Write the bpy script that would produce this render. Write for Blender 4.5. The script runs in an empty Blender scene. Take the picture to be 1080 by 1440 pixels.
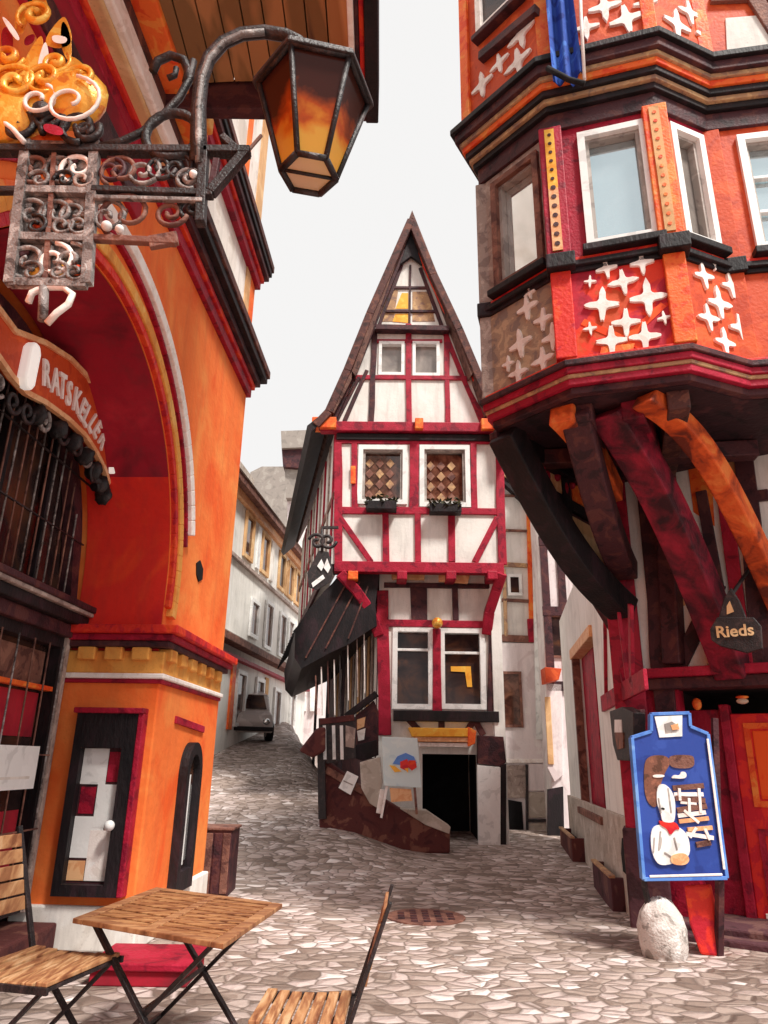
import bpy, math, random
from mathutils import Vector, Matrix
random.seed(7)
sc = bpy.context.scene
COL = sc.collection
# ------------------------------------------------------------------ camera numbers
FPX = 1005.0; PITCH = math.radians(19.2); ROLL = math.radians(1.0); EYE = 1.55
cp, sp, ct, st = math.cos(PITCH), math.sin(PITCH), math.cos(ROLL), math.sin(ROLL)
F0 = Vector((0, cp, sp)); U0 = Vector((0, -sp, cp)); X0 = Vector((1, 0, 0))
RV = ct*X0 + st*U0; UV = -st*X0 + ct*U0
def ray(px, py): return (px-540)/FPX*RV - (py-720)/FPX*UV + F0
def aty(px, py, y):
    d = ray(px, py); t = y/d.y
    return Vector((d.x*t, y, EYE+d.z*t))
def atz(px, py, z=0.0):
    d = ray(px, py); t = (z-EYE)/d.z
    return Vector((d.x*t, d.y*t, z))
class PL:
    """a vertical plane through (x, y) running along a compass direction"""
    def __init__(s, x, y, az, n=None):
        s.o = Vector((x, y, 0)); a = math.radians(az); s.u = Vector((math.sin(a), math.cos(a), 0))
        s.n = Vector((s.u.y, -s.u.x, 0))
        if n is None:
            if s.n.dot(s.o) > 0: s.n = -s.n
        elif s.n.dot(Vector(n)) < 0: s.n = -s.n
    def uv(s, px, py, off=0):
        d = ray(px, py); o = s.o + s.n*off
        t = o.dot(s.n)/d.dot(s.n); p = d*t
        return ((p-o).dot(s.u), EYE+d.z*t)
    def W(s, u, z, off=0): return s.o + s.u*u + s.n*off + Vector((0, 0, z))
    def P(s, px, py, off=0):
        a = s.uv(px, py, off); return s.W(a[0], a[1], off)
# ------------------------------------------------------------------ materials
def lin(h):
    h = h.lstrip('#'); r = []
    for i in (0, 2, 4):
        c = int(h[i:i+2], 16)/255
        r.append(c/12.92 if c <= .04045 else ((c+.055)/1.055)**2.4)
    return (*r, 1)
def mat(name, cols, scale=3.0, rough=.75, bump=.15, bscale=None, stretch=(1, 1, 1), metal=0, soft=.05, spec=.3, detail=4, grime=0):
    m = bpy.data.materials.new(name); m.use_nodes = True
    nt = m.node_tree; b = nt.nodes['Principled BSDF']; N = nt.nodes.new; L = nt.links.new
    b.inputs['Roughness'].default_value = rough; b.inputs['Metallic'].default_value = metal
    b.inputs['Specular IOR Level'].default_value = spec
    tc = N('ShaderNodeTexCoord'); mp = N('ShaderNodeMapping'); mp.inputs['Scale'].default_value = stretch
    L(tc.outputs['Object'], mp.inputs[0])
    n = N('ShaderNodeTexNoise'); n.inputs['Scale'].default_value = scale; n.inputs['Detail'].default_value = detail
    n.inputs['Roughness'].default_value = .55; n.inputs['Distortion'].default_value = .6
    L(mp.outputs[0], n.inputs['Vector'])
    if isinstance(cols, str): cols = [cols]
    cols = [lin(c) for c in cols]
    if len(cols) == 1:
        c = cols[0]; cols = [tuple(x*.82 for x in c[:3])+(1,), c, tuple(min(1, x*1.1) for x in c[:3])+(1,)]
    cr = N('ShaderNodeValToRGB'); e = cr.color_ramp.elements
    k = len(cols); pos = [.5+(.30*(i/(k-1)-.5)) for i in range(k)] if k > 1 else [.5]
    stops = []
    for i in range(k):
        if i == 0: stops.append((0.0, cols[0]))
        else:
            q = .5 + .26*((i-.5)/(k-1)-.5)*1.2
            stops.append((q-soft/2, cols[i-1])); stops.append((q+soft/2, cols[i]))
    e[0].position, e[0].color = stops[0]
    e[1].position, e[1].color = stops[-1]
    for p_, c in stops[1:-1]:
        x = e.new(p_); x.color = c
    L(n.outputs['Fac'], cr.inputs[0]); L(cr.outputs[0], b.inputs['Base Color'])
    if grime:
        g = N('ShaderNodeTexNoise'); g.inputs['Scale'].default_value = 1.7; g.inputs['Detail'].default_value = 8; g.inputs['Roughness'].default_value = .7
        gm = N('ShaderNodeMapping'); gm.inputs['Scale'].default_value = (3.2, 3.2, .45); L(tc.outputs['Object'], gm.inputs[0]); L(gm.outputs[0], g.inputs['Vector'])
        gr = N('ShaderNodeMapRange'); gr.inputs['From Min'].default_value = .48; gr.inputs['From Max'].default_value = .75; gr.inputs['To Max'].default_value = grime; L(g.outputs['Fac'], gr.inputs['Value'])
        sp2 = N('ShaderNodeTexNoise'); sp2.inputs['Scale'].default_value = 55; sp2.inputs['Detail'].default_value = 3; L(tc.outputs['Object'], sp2.inputs['Vector'])
        s3 = N('ShaderNodeMapRange'); s3.inputs['From Min'].default_value = .58; s3.inputs['From Max'].default_value = .72; s3.inputs['To Max'].default_value = grime*.6; L(sp2.outputs['Fac'], s3.inputs['Value'])
        sa = N('ShaderNodeMath'); sa.operation = 'MAXIMUM'; L(gr.outputs[0], sa.inputs[0]); L(s3.outputs[0], sa.inputs[1])
        gx = N('ShaderNodeMix'); gx.data_type = 'RGBA'; gx.inputs['B'].default_value = tuple(.32*x+.03 for x in cols[0][:3])+(1,)
        L(sa.outputs[0], gx.inputs['Factor']); L(cr.outputs[0], gx.inputs['A']); L(gx.outputs['Result'], b.inputs['Base Color'])
    if bump:
        n2 = N('ShaderNodeTexNoise'); n2.inputs['Scale'].default_value = bscale or scale*7; n2.inputs['Detail'].default_value = 6
        L(mp.outputs[0], n2.inputs['Vector'])
        bp = N('ShaderNodeBump'); bp.inputs['Strength'].default_value = bump; bp.inputs['Distance'].default_value = .03
        L(n2.outputs['Fac'], bp.inputs['Height']); L(bp.outputs[0], b.inputs['Normal'])
    return m
M = {}
def dm(k, *a, **kw): M[k] = mat(k, *a, **kw)
dm('orange_plaster', ['#ee6226', '#f47a38', '#f69048'], 1.1, .85, .25, 12, soft=.12, grime=.25)
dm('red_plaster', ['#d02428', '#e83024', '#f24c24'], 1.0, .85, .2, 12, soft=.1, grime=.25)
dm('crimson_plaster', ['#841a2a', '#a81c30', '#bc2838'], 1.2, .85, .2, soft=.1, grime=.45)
dm('yellow_plaster', ['#dc8c40', '#eaa450', '#f0b868'], 2.5, .85, .2, grime=.45)
dm('cream_plaster', ['#d8cfc4', '#ece6de', '#f4f0ea'], 1.2, .9, .15, grime=.45)
dm('white_plaster', ['#dcdad4', '#eceae4', '#f4f2ee'], 1.4, .9, .15, 14, soft=.2, grime=.45)
dm('tan_plaster', ['#c89868', '#dcb080', '#ecc898'], 1.5, .9, .15, grime=.45)
dm('pink_plaster', ['#d8c8c8', '#e8dcdc', '#f0e8e6'], 1.4, .9, .15, grime=.45)
dm('black_timber', ['#120e12', '#1c1518', '#2c1c22'], 5, .6, .3, stretch=(1, 1, .4), soft=.1)
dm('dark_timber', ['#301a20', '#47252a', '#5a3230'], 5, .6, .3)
dm('brown_timber', ['#5c3a34', '#7c5448', '#946858'], 6, .7, .4)
dm('rust_timber', ['#6c2c1c', '#b84a20', '#e0622a', '#ec8440'], 3.5, .6, .3, soft=.08)
dm('maroon_timber', ['#34101a', '#5c1424', '#7c162c', '#961c34'], 4, .6, .35, soft=.1)
dm('umber_timber', ['#3c2624', '#563430', '#70463a'], 6, .7, .4)
dm('grey_timber', ['#8c7a74', '#a8958c', '#c0aea4'], 7, .7, .4)
dm('crimson_timber', ['#7c0c28', '#a01430', '#b01c3a'], 5, .55, .3)
dm('red_timber', ['#b81c2c', '#d83024', '#e84a24'], 4, .55, .3)
dm('orange_timber', ['#e0481c', '#ee6a2c', '#f08a3c'], 5, .55, .3)
dm('orange_panel', ['#b8401e', '#c84c24', '#d85c2c'], 4, .6, .2)
dm('crimson_panel', ['#a0142c', '#b41c34', '#e03a20', '#c84c24'], 2.2, .6, .2)
dm('beige_panel', ['#8c7c74', '#a8927e', '#c4ac90'], 7, .7, .2)
dm('tan_panel', ['#907060', '#b08a68', '#c8a478'], 7, .7, .2)
dm('ivory_paint', ['#e8dcd4', '#f6ece6', '#fbf6f2'], 8, .6, .1)
dm('yellow_paint', ['#f0a030', '#f6b440', '#f8c858'], 5, .6, .1)
dm('white_paint', ['#dcdcda', '#f0f0ee', '#f6f6f4'], 5, .45, .05)
dm('grey_paint', ['#8c8480', '#a49c96', '#b8b0aa'], 5, .5, .05)
dm('iron', ['#141012', '#221a1c', '#3a2c2c'], 12, .5, .3, spec=.5)
dm('worn_iron', ['#4a4240', '#7c7370', '#a8a09c'], 16, .5, .3, spec=.5)
dm('gold', ['#d87828', '#f0a838', '#f8cc60'], 9, .35, .15, metal=.25, spec=.6)
dm('slate', ['#4c4448', '#5c5254', '#6c6060'], 3, .6, .4)
dm('roof_brown', ['#4a3430', '#6a4c44', '#7c5c50'], 6, .8, .5)
dm('grey_roof', ['#8c847e', '#9a918a', '#a8a098'], 2, .8, .3)
dm('soffit_wood', ['#5c4030', '#84603c', '#b07c50', '#d8a874'], 1.2, .6, .15, stretch=(1.0, .25, 1), soft=.03)
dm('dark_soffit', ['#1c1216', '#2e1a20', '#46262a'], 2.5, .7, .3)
dm('stone', ['#a89c90', '#b8aca0', '#c8beb4'], 4, .85, .4)
dm('dark_stone', ['#3c2428', '#54343a', '#6c4c48'], 3, .85, .4)
dm('redbrown_stone', ['#4a2426', '#5a2e2c', '#7c5044'], 3, .85, .4)
dm('white_stone', ['#9c948e', '#cfc6c0', '#e8e4e0'], 7, .8, .5)
dm('teak', ['#74482e', '#8e5e40', '#a4744e', '#b88a62'], 5, .55, .12, 30, stretch=(1, 5, 1), soft=.12)
dm('teak_c', ['#7c4c32', '#9c6a48', '#b8885e', '#d0a880'], 5, .55, .12, 30, stretch=(7, .8, 1), soft=.12)
dm('teak_long', ['#6a4028', '#885636', '#a27048', '#bc8c60'], 5, .55, .12, 30, stretch=(.8, 7, 1), soft=.12)
dm('black_hole', ['#0c0a0c', '#141214'], 3, .9, 0)
dm('blue_paint', ['#243a86', '#2c4698', '#3450a4'], 3, .5, .05)
dm('light_blue_paint', ['#4a78c8', '#5c8cd8', '#78a4e0'], 3, .5, .05)
dm('pale_blue', ['#c4dae0', '#d4e6e8', '#dcecec'], 3, .5, .02)
dm('blue_cloth', ['#1c3484', '#2c50a8', '#4878cc'], 4, .8, .1)
dm('brown_paint', ['#5c3a2c', '#7c5040', '#94604c'], 9, .5, .1)
dm('lamp_white', ['#f0ece4', '#f8f4ee'], 5, .5, 0)
M['lamp_white'].node_tree.nodes['Principled BSDF'].inputs['Emission Color'].default_value = (1, .95, .88, 1); M['lamp_white'].node_tree.nodes['Principled BSDF'].inputs['Emission Strength'].default_value = .35
dm('skin_paint', ['#e0a070', '#ecb888'], 9, .5, .1)
dm('red_paint', ['#c81c2c', '#e03028'], 4, .45, .1)
dm('bright_orange_paint', ['#f04818', '#f45a20'], 4, .4, .05)
dm('car_paint', ['#a89c98', '#c0b4b0'], 2, .3, 0, spec=.6)
dm('rubber', ['#141214', '#1e1a1c'], 9, .8, .1)
dm('leaves', ['#1c1e14', '#3a3a22', '#56502c'], 12, .7, .3)
def glass(name, c, rough=.06, spec=.8, **k):
    m = mat(name, c, k.get('scale', 2), rough, 0, spec=spec, soft=k.get('soft', .15), metal=k.get('metal', 0)); M[name] = m
glass('dark_glass', ['#241a1c', '#3a2a28', '#5c3c2c'], rough=.15, spec=.35)
glass('brown_glass', ['#3c241e', '#5c3c30', '#7c5444'], scale=5)
glass('sky_glass', ['#b4cad2', '#c4d6dc', '#ccdce2'], scale=.5, metal=.75)  # sky reflection put into the pale blue base colour of the panes
glass('pale_glass', ['#dcdedd', '#ecedec', '#f2f2f0'], scale=.6, metal=.8)
glass('grey_glass', ['#746c68', '#8c847e', '#a49a92'], scale=2)
def amber(name, c, tr):
    m = bpy.data.materials.new(name); m.use_nodes = True; nt = m.node_tree; N = nt.nodes.new; L = nt.links.new
    out = nt.nodes['Material Output']; b = nt.nodes['Principled BSDF']; b.inputs['Base Color'].default_value = lin(c); b.inputs['Roughness'].default_value = .15
    t = N('ShaderNodeBsdfTranslucent'); t.inputs[0].default_value = lin(c); mx = N('ShaderNodeMixShader'); mx.inputs[0].default_value = tr
    L(b.outputs[0], mx.inputs[1]); L(t.outputs[0], mx.inputs[2]); L(mx.outputs[0], out.inputs[0]); M[name] = m
amber('amber_glass', '#f8b040', .75); amber('rust_glass', '#d8602c', .6); amber('smoked_glass', '#6a3a30', .25); amber('milk_glass', '#f2ead8', .6)
# ------------------------------------------------------------------ mesh builder
class MB:
    def __init__(s): s.v = []; s.f = []; s.m = []; s.mats = []; s.sm = []
    def mi(s, m):
        if m not in s.mats: s.mats.append(m)
        return s.mats.index(m)
    def add(s, vs, fs, m, smooth=False):
        b = len(s.v); s.v += [Vector(v) for v in vs]; k = s.mi(m)
        for f in fs: s.f.append([b+i for i in f]); s.m.append(k); s.sm.append(smooth)
    def loft(s, A, B, m):
        """prism between two equal point loops"""
        n = len(A); c1 = sum(A, Vector())/n; c2 = sum(B, Vector())/n
        nr = Vector()
        for i in range(n): nr += (A[i]-c1).cross(A[(i+1) % n]-c1)
        fl = nr.dot(c2-c1) > 0
        fs = [list(range(n)), list(range(2*n-1, n-1, -1))] + [[(i+1) % n, i, n+i, n+(i+1) % n] for i in range(n)]
        if fl: fs = [f[::-1] for f in fs]
        s.add(A+B, fs, m)
    def prism(s, pl, pts, o0, o1, m): s.loft([pl.W(u, z, o0) for u, z in pts], [pl.W(u, z, o1) for u, z in pts], m)
    def poly(s, pl, pxs, o0, o1, m):
        """polygon given by sight lines onto the plane's outer face, with real thickness"""
        s.prism(pl, [pl.uv(x, y, o1) for x, y in pxs], o0, o1, m)
    def rect(s, pl, u0, u1, z0, z1, o0, o1, m): s.prism(pl, [(u0, z0), (u1, z0), (u1, z1), (u0, z1)], o0, o1, m)
    def beam(s, pl, a, b, w, o0, o1, m, px=True, wob=.0):
        if px: a = pl.uv(*a, o1); b = pl.uv(*b, o1)
        a = Vector(a); b = Vector(b); d = (b-a); L = d.length; d.normalize(); n = Vector((-d.y, d.x))*w/2
        k = max(1, int(L/.6)) if wob else 1
        lo = []; hi = []
        for i in range(k+1):
            q = a+d*L*i/k; r = random.uniform(-wob, wob) if 0 < i < k else 0
            lo.append(q-n*(1+random.uniform(-wob, wob)*3)+Vector((r*w, r*w))); hi.append(q+n*(1+random.uniform(-wob, wob)*3)+Vector((r*w, r*w)))
        s.prism(pl, [tuple(x) for x in lo+hi[::-1]], o0, o1, m)
    def box(s, c, d, m, rz=0, taper=1):
        c = Vector(c); x, y, z = d[0]/2, d[1]/2, d[2]/2; R = Matrix.Rotation(rz, 3, 'Z')
        A = [c+R @ Vector((i*x, j*y, -z)) for i, j in ((-1, -1), (1, -1), (1, 1), (-1, 1))]
        B = [c+R @ Vector((i*x*taper, j*y*taper, z)) for i, j in ((-1, -1), (1, -1), (1, 1), (-1, 1))]
        s.loft(A, B, m)
    def bar(s, a, b, w, h, m, up=(0, 0, 1)):
        a = Vector(a); b = Vector(b); d = (b-a).normalized(); sd = d.cross(Vector(up))
        if sd.length < 1e-4: sd = d.cross(Vector((0, 1, 0)))
        sd.normalize(); u = sd.cross(d); sd *= w/2; u *= h/2
        s.loft([a-sd-u, a+sd-u, a+sd+u, a-sd+u], [b-sd-u, b+sd-u, b+sd+u, b-sd+u], m)
    def tube(s, pts, r, m, seg=8, closed=False):
        pts = [Vector(p) for p in pts]; n = len(pts); rs = r if isinstance(r, (list, tuple)) else [r]*n
        vs = []; prev = None
        for i, p in enumerate(pts):
            t = (pts[(i+1) % n if closed else min(i+1, n-1)]-pts[(i-1) % n if closed else max(i-1, 0)]).normalized()
            if prev is None: prev = t.orthogonal()
            x = (prev - t*prev.dot(t)).normalized(); y = t.cross(x); prev = x
            vs += [p+(x*math.cos(2*math.pi*k/seg)+y*math.sin(2*math.pi*k/seg))*rs[i] for k in range(seg)]
        fs = []
        for i in range(n if closed else n-1):
            j = (i+1) % n
            fs += [[i*seg+k, i*seg+(k+1) % seg, j*seg+(k+1) % seg, j*seg+k] for k in range(seg)]
        if not closed: fs += [list(range(seg))[::-1], [(n-1)*seg+k for k in range(seg)]]
        s.add(vs, fs, m, True)
    def ball(s, c, r, m, sx=1, sy=1, sz=1, seg=14, rings=9, jit=0):
        c = Vector(c); vs = [c+Vector((0, 0, -r*sz))]
        for i in range(1, rings):
            a = math.pi*i/rings
            for k in range(seg):
                q = 2*math.pi*k/seg; j = 1+random.uniform(-jit, jit)
                vs.append(c+Vector((math.sin(a)*math.cos(q)*sx, math.sin(a)*math.sin(q)*sy, -math.cos(a)*sz))*r*j)
        vs.append(c+Vector((0, 0, r*sz))); e = len(vs)-1
        fs = [[0, 1+(k+1) % seg, 1+k] for k in range(seg)]
        for i in range(rings-2):
            b = 1+i*seg; fs += [[b+k, b+(k+1) % seg, b+seg+(k+1) % seg, b+seg+k] for k in range(seg)]
        b = 1+(rings-2)*seg; fs += [[b+k, b+(k+1) % seg, e] for k in range(seg)]
        s.add(vs, fs, m, True)
    def frust(s, c, rings, n, m, a0=0, caps=True, smooth=False):
        """stack of regular n-gons: rings = [(r, z), ...]"""
        c = Vector(c); vs = []
        for r, z in rings: vs += [c+Vector((r*math.cos(a0+2*math.pi*k/n), r*math.sin(a0+2*math.pi*k/n), z)) for k in range(n)]
        fs = []
        for i in range(len(rings)-1): fs += [[i*n+k, i*n+(k+1) % n, (i+1)*n+(k+1) % n, (i+1)*n+k] for k in range(n)]
        if caps: fs += [list(range(n))[::-1], [(len(rings)-1)*n+k for k in range(n)]]
        s.add(vs, fs, m, smooth)
    def build(s, name, parent=None, bevel=0, label=None):
        me = bpy.data.meshes.new(name); o = bpy.data.objects.new(name, me); COL.objects.link(o)
        org = Vector()
        if parent is not None:
            org = world_loc(parent); o.parent = parent
        elif s.v:
            lo = Vector([min(v[i] for v in s.v) for i in range(3)]); hi = Vector([max(v[i] for v in s.v) for i in range(3)])
            org = Vector(((lo.x+hi.x)/2, (lo.y+hi.y)/2, lo.z)); o.location = org
        me.from_pydata([v-org for v in s.v], [], s.f)
        for m in s.mats: me.materials.append(M[m] if isinstance(m, str) else m)
        me.polygons.foreach_set('material_index', s.m); me.polygons.foreach_set('use_smooth', s.sm); me.update()
        if bevel:
            b = o.modifiers.new('edges', 'BEVEL'); b.width = bevel; b.segments = 2; b.limit_method = 'ANGLE'; b.angle_limit = math.radians(40)
        if label: o['label'] = label
        return o
def world_loc(o):
    l = o.location.copy()
    while o.parent: o = o.parent; l += o.location
    return l
def thing(name, label, cat, loc=(0, 0, 0), group=None):
    o = bpy.data.objects.new(name, None); COL.objects.link(o); o.location = loc; o.empty_display_size = .2
    return tag(o, label, cat, group)
def tag(o, label, cat, group=None):
    o['label'] = label; o['category'] = cat
    if group: o['group'] = group
    return o
def struct(o): o['kind'] = 'structure'; return o
def part(name, parent, fn, bevel=0, label=None):
    b = MB(); fn(b); return b.build(name, parent, bevel, label)
def cut(b, pl, outer, holes, o0, o1, m):
    """wall sheet with real openings, filled as a 2-D curve"""
    cu = bpy.data.curves.new('tmp', 'CURVE'); cu.dimensions = '2D'; cu.fill_mode = 'BOTH'; cu.extrude = abs(o1-o0)/2
    for loop in [outer]+holes:
        s = cu.splines.new('POLY'); s.points.add(len(loop)-1)
        for i, (u, z) in enumerate(loop): s.points[i].co = (u, z, 0, 1)
        s.use_cyclic_u = True
    ob = bpy.data.objects.new('tmp', cu); me = ob.to_mesh(); mid = (o0+o1)/2
    flip = pl.u.cross(Vector((0, 0, 1))).dot(pl.n) < 0
    vs = [pl.W(v.co.x, v.co.y, mid+v.co.z) for v in me.vertices]
    fs = [list(p.vertices)[::-1] if flip else list(p.vertices) for p in me.polygons]
    b.add(vs, fs, m); ob.to_mesh_clear(); bpy.data.objects.remove(ob); bpy.data.curves.remove(cu)
def letters(b, text, size, place, m, depth=.01):
    """text as solid letters; place(x, y, z) -> world for glyph-local metres"""
    cu = bpy.data.curves.new('tmp', 'FONT'); cu.body = text; cu.size = size; cu.extrude = depth/2; cu.align_x = 'CENTER'; cu.align_y = 'CENTER'
    cu.offset = size*.02; cu.resolution_u = 3
    ob = bpy.data.objects.new('tmp', cu); me = ob.to_mesh()
    b.add([place(*v.co) for v in me.vertices], [list(p.vertices) for p in me.polygons], m)
    ob.to_mesh_clear(); bpy.data.objects.remove(ob); bpy.data.curves.remove(cu)
def soft(L_, k=2):
    for _ in range(k):
        o = []
        for i in range(len(L_)):
            a, c = L_[i], L_[(i+1) % len(L_)]; o += [(a[0]*.75+c[0]*.25, a[1]*.75+c[1]*.25), (a[0]*.25+c[0]*.75, a[1]*.25+c[1]*.75)]
        L_ = o
    return L_
def R4(u0, u1, z0, z1): return [(u0, z0), (u1, z0), (u1, z1), (u0, z1)]
def window(pl, u0, u1, z0, z1, parent, off=0, fw=.07, frame='white_paint', pane='dark_glass', rec=.07, mull=(), rails=(), sill=None, proud=.04, rim=None):
    """a framed window set into an opening; mull and rails are fractions"""
    def fr(b):
        cut(b, pl, R4(u0, u1, z0, z1), [R4(u0+fw, u1-fw, z0+fw, z1-fw)], off-rec, off+proud, frame)
        for q in mull:
            c = u0+fw+(u1-u0-2*fw)*q; b.rect(pl, c-fw*.3, c+fw*.3, z0+fw, z1-fw, off-rec*.9, off-rec*.2, frame)
        for q in rails:
            c = z0+fw+(z1-z0-2*fw)*q; b.rect(pl, u0+fw, u1-fw, c-fw*.25, c+fw*.25, off-rec*.85, off-rec*.25, frame)
        if rim: cut(b, pl, R4(u0+fw, u1-fw, z0+fw, z1-fw), [R4(u0+fw*1.5, u1-fw*1.5, z0+fw*1.5, z1-fw*1.5)], off-rec*.95, off-rec*.1, rim)
    f = part('window', parent, fr, .006)
    part('pane', f, lambda b: b.rect(pl, u0+fw*.8, u1-fw*.8, z0+fw*.8, z1-fw*.8, off-rec-.02, off-rec+.002, pane))
    if sill: part('sill', f, lambda b: b.rect(pl, u0-fw*.6, u1+fw*.6, z0-.09, z0-.01, off-.02, off+.12, sill), .01)
    return f
def wpx(pl, x0, x1, y0, y1, off=0):
    a = pl.uv(x0, y1, off); b = pl.uv(x1, y0, off)
    return min(a[0], b[0]), max(a[0], b[0]), a[1], b[1]
# ------------------------------------------------------------------ street
def sstep(a, b, x):
    t = max(0, min(1, (x-a)/(b-a))); return t*t*(3-2*t)
def gz(x, y):
    base = .035*max(0, y-9.5)
    if y > 16: base = .035*6.5
    xb = -.7-.187*(min(y, 40)-14)
    w = 1-sstep(xb-.3, xb+1.3, x)
    r = .17*max(0, min(y, 45)-10.2)
    r = r*sstep(9.5, 12, y)
    return base+(max(r-base, 0))*w
def make_street():
    b = MB(); xs = [-300, -120, -50, -25]+[-16+.4*i for i in range(70)]+[14, 25, 60, 300]; ys = [-60, -20, -8]+[-3+.4*i for i in range(125)]+[52, 80, 200, 500]
    vs = [Vector((x, y, gz(x, y))) for y in ys for x in xs]; n = len(xs)
    b.add(vs, [[j*n+i, j*n+i+1, (j+1)*n+i+1, (j+1)*n+i] for j in range(len(ys)-1) for i in range(n-1)], 'cobbles', True)
    return struct(b.build('street'))
def cobble_mat():
    m = bpy.data.materials.new('cobbles'); m.use_nodes = True; nt = m.node_tree; N = nt.nodes.new; L = nt.links.new
    b = nt.nodes['Principled BSDF']; b.inputs['Roughness'].default_value = .75; b.inputs['Specular IOR Level'].default_value = .35
    tc = N('ShaderNodeTexCoord'); mp = N('ShaderNodeMapping'); mp.inputs['Scale'].default_value = (5.8, 8.0, 6); mp.inputs['Rotation'].default_value = (0, 0, .5)
    nz = N('ShaderNodeTexNoise'); nz.inputs['Scale'].default_value = 2.2; nz.inputs['Detail'].default_value = 2
    ad = N('ShaderNodeVectorMath'); ad.operation = 'MULTIPLY_ADD'; ad.inputs[1].default_value = (.22, .22, 0)
    L(tc.outputs['Object'], nz.inputs['Vector']); L(nz.outputs['Color'], ad.inputs[0]); L(tc.outputs['Object'], ad.inputs[2]); L(ad.outputs[0], mp.inputs[0])
    v = N('ShaderNodeTexVoronoi'); v.feature = 'F1'; v.inputs['Scale'].default_value = 1; L(mp.outputs[0], v.inputs['Vector'])
    ve = N('ShaderNodeTexVoronoi'); ve.feature = 'DISTANCE_TO_EDGE'; ve.inputs['Scale'].default_value = 1; L(mp.outputs[0], ve.inputs['Vector'])
    cr = N('ShaderNodeValToRGB'); e = cr.color_ramp.elements; cr.color_ramp.interpolation = 'CONSTANT'
    sx = N('ShaderNodeSeparateColor'); L(v.outputs['Color'], sx.inputs[0])
    big = N('ShaderNodeTexNoise'); big.inputs['Scale'].default_value = .5; big.inputs['Detail'].default_value = 3; L(tc.outputs['Object'], big.inputs['Vector'])
    mm = N('ShaderNodeMath'); mm.operation = 'MULTIPLY_ADD'; mm.inputs[1].default_value = .7; L(big.outputs['Fac'], mm.inputs[0])
    m3 = N('ShaderNodeMath'); m3.operation = 'MULTIPLY'; m3.inputs[1].default_value = .62; L(sx.outputs[0], m3.inputs[0]); L(m3.outputs[0], mm.inputs[2])
    cols = [(0, '#7c6a60'), (.40, '#907e74'), (.50, '#a29086'), (.64, '#b2a098'), (.79, '#c2b0aa'), (.92, '#dccfca')]
    e[0].position, e[0].color = 0, lin(cols[0][1]); e[1].position, e[1].color = cols[-1][0], lin(cols[-1][1])
    for p, c in cols[1:-1]: x = e.new(p); x.color = lin(c)
    L(mm.outputs[0], cr.inputs[0])
    mr = N('ShaderNodeMapRange'); mr.inputs['From Max'].default_value = .085; L(ve.outputs['Distance'], mr.inputs['Value'])
    mx = N('ShaderNodeMix'); mx.data_type = 'RGBA'; mx.inputs['A'].default_value = lin('#6e5f57'); L(mr.outputs[0], mx.inputs['Factor']); L(cr.outputs[0], mx.inputs['B'])
    L(mx.outputs['Result'], b.inputs['Base Color'])
    m2 = N('ShaderNodeMapRange'); m2.inputs['From Max'].default_value = .3; m2.interpolation_type = 'SMOOTHSTEP'; L(ve.outputs['Distance'], m2.inputs['Value'])
    fn = N('ShaderNodeTexNoise'); fn.inputs['Scale'].default_value = 22; L(tc.outputs['Object'], fn.inputs['Vector'])
    m4 = N('ShaderNodeMath'); m4.operation = 'MULTIPLY_ADD'; m4.inputs[1].default_value = .35; L(fn.outputs['Fac'], m4.inputs[0]); L(m2.outputs[0], m4.inputs[2])
    bp = N('ShaderNodeBump'); bp.inputs['Strength'].default_value = .75; bp.inputs['Distance'].default_value = .03
    L(m4.outputs[0], bp.inputs['Height']); L(bp.outputs[0], b.inputs['Normal']); M['cobbles'] = m
cobble_mat(); make_street()

# ================================================================== TOWN HALL (orange, left)
jx, jy = -2.094, 7.803
F = PL(jx, jy, 2.8); G = lambda u: PL(*(F.W(u, 0, 0).xy), 92.8, n=(0, -1, 0))
th = thing('town_hall', 'orange plastered building with a huge arch, at the left of the street', 'building', F.W(0, 0))
HD = -.85; AC, AZ, AR = -2.87, 3.15, 2.0; UL = -12.0; UR = 1.42
arch = [(AC+AR*math.cos(math.pi*i/40), AZ+AR*math.sin(math.pi*i/40)) for i in range(41)]
part('wall', th, lambda b: b.prism(F, [(AC+AR, 0), (UR, 0), (UR, 6.7), (UL, 6.7), (UL, 0), (AC-AR, 0)]+arch[::-1], HD-.2, 0, 'orange_plaster'))
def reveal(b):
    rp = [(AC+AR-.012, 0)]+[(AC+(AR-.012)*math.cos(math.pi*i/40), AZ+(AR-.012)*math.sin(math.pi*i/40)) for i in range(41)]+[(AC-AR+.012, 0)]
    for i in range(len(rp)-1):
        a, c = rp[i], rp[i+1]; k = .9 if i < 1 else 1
        m = 'red_plaster' if i < 8 else 'crimson_plaster'  # upper intrados painted darker crimson for the shadow inside the arch
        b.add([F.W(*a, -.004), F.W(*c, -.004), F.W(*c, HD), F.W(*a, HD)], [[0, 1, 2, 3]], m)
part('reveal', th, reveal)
def ring(b, r0, r1, o0, o1, m, a0, a1, n=44):
    for i in range(n):
        p, q = a0+(a1-a0)*i/n, a0+(a1-a0)*(i+1)/n
        P_ = [(AC+r*math.cos(a), AZ+r*math.sin(a)) for r, a in ((r0, p), (r1, p), (r1, q), (r0, q))]
        b.prism(F, P_, o0, o1, m)
def mould(b):
    ring(b, 2.40, 2.52, -.01, .09, 'ivory_paint', math.radians(15), math.pi)
    ring(b, 2.36, 2.40, -.01, .05, 'crimson_timber', math.radians(12), math.pi)
part('arch_moulding', th, mould, .01)
def mould2(b):
    ring(b, 2.01, 2.09, -.02, .05, 'red_timber', math.radians(-6), math.pi)
    ring(b, 2.09, 2.20, -.02, .07, 'yellow_plaster', math.radians(-8), math.pi)
    ring(b, 2.20, 2.26, -.02, .03, 'orange_timber', math.radians(-3), math.pi)
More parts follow.
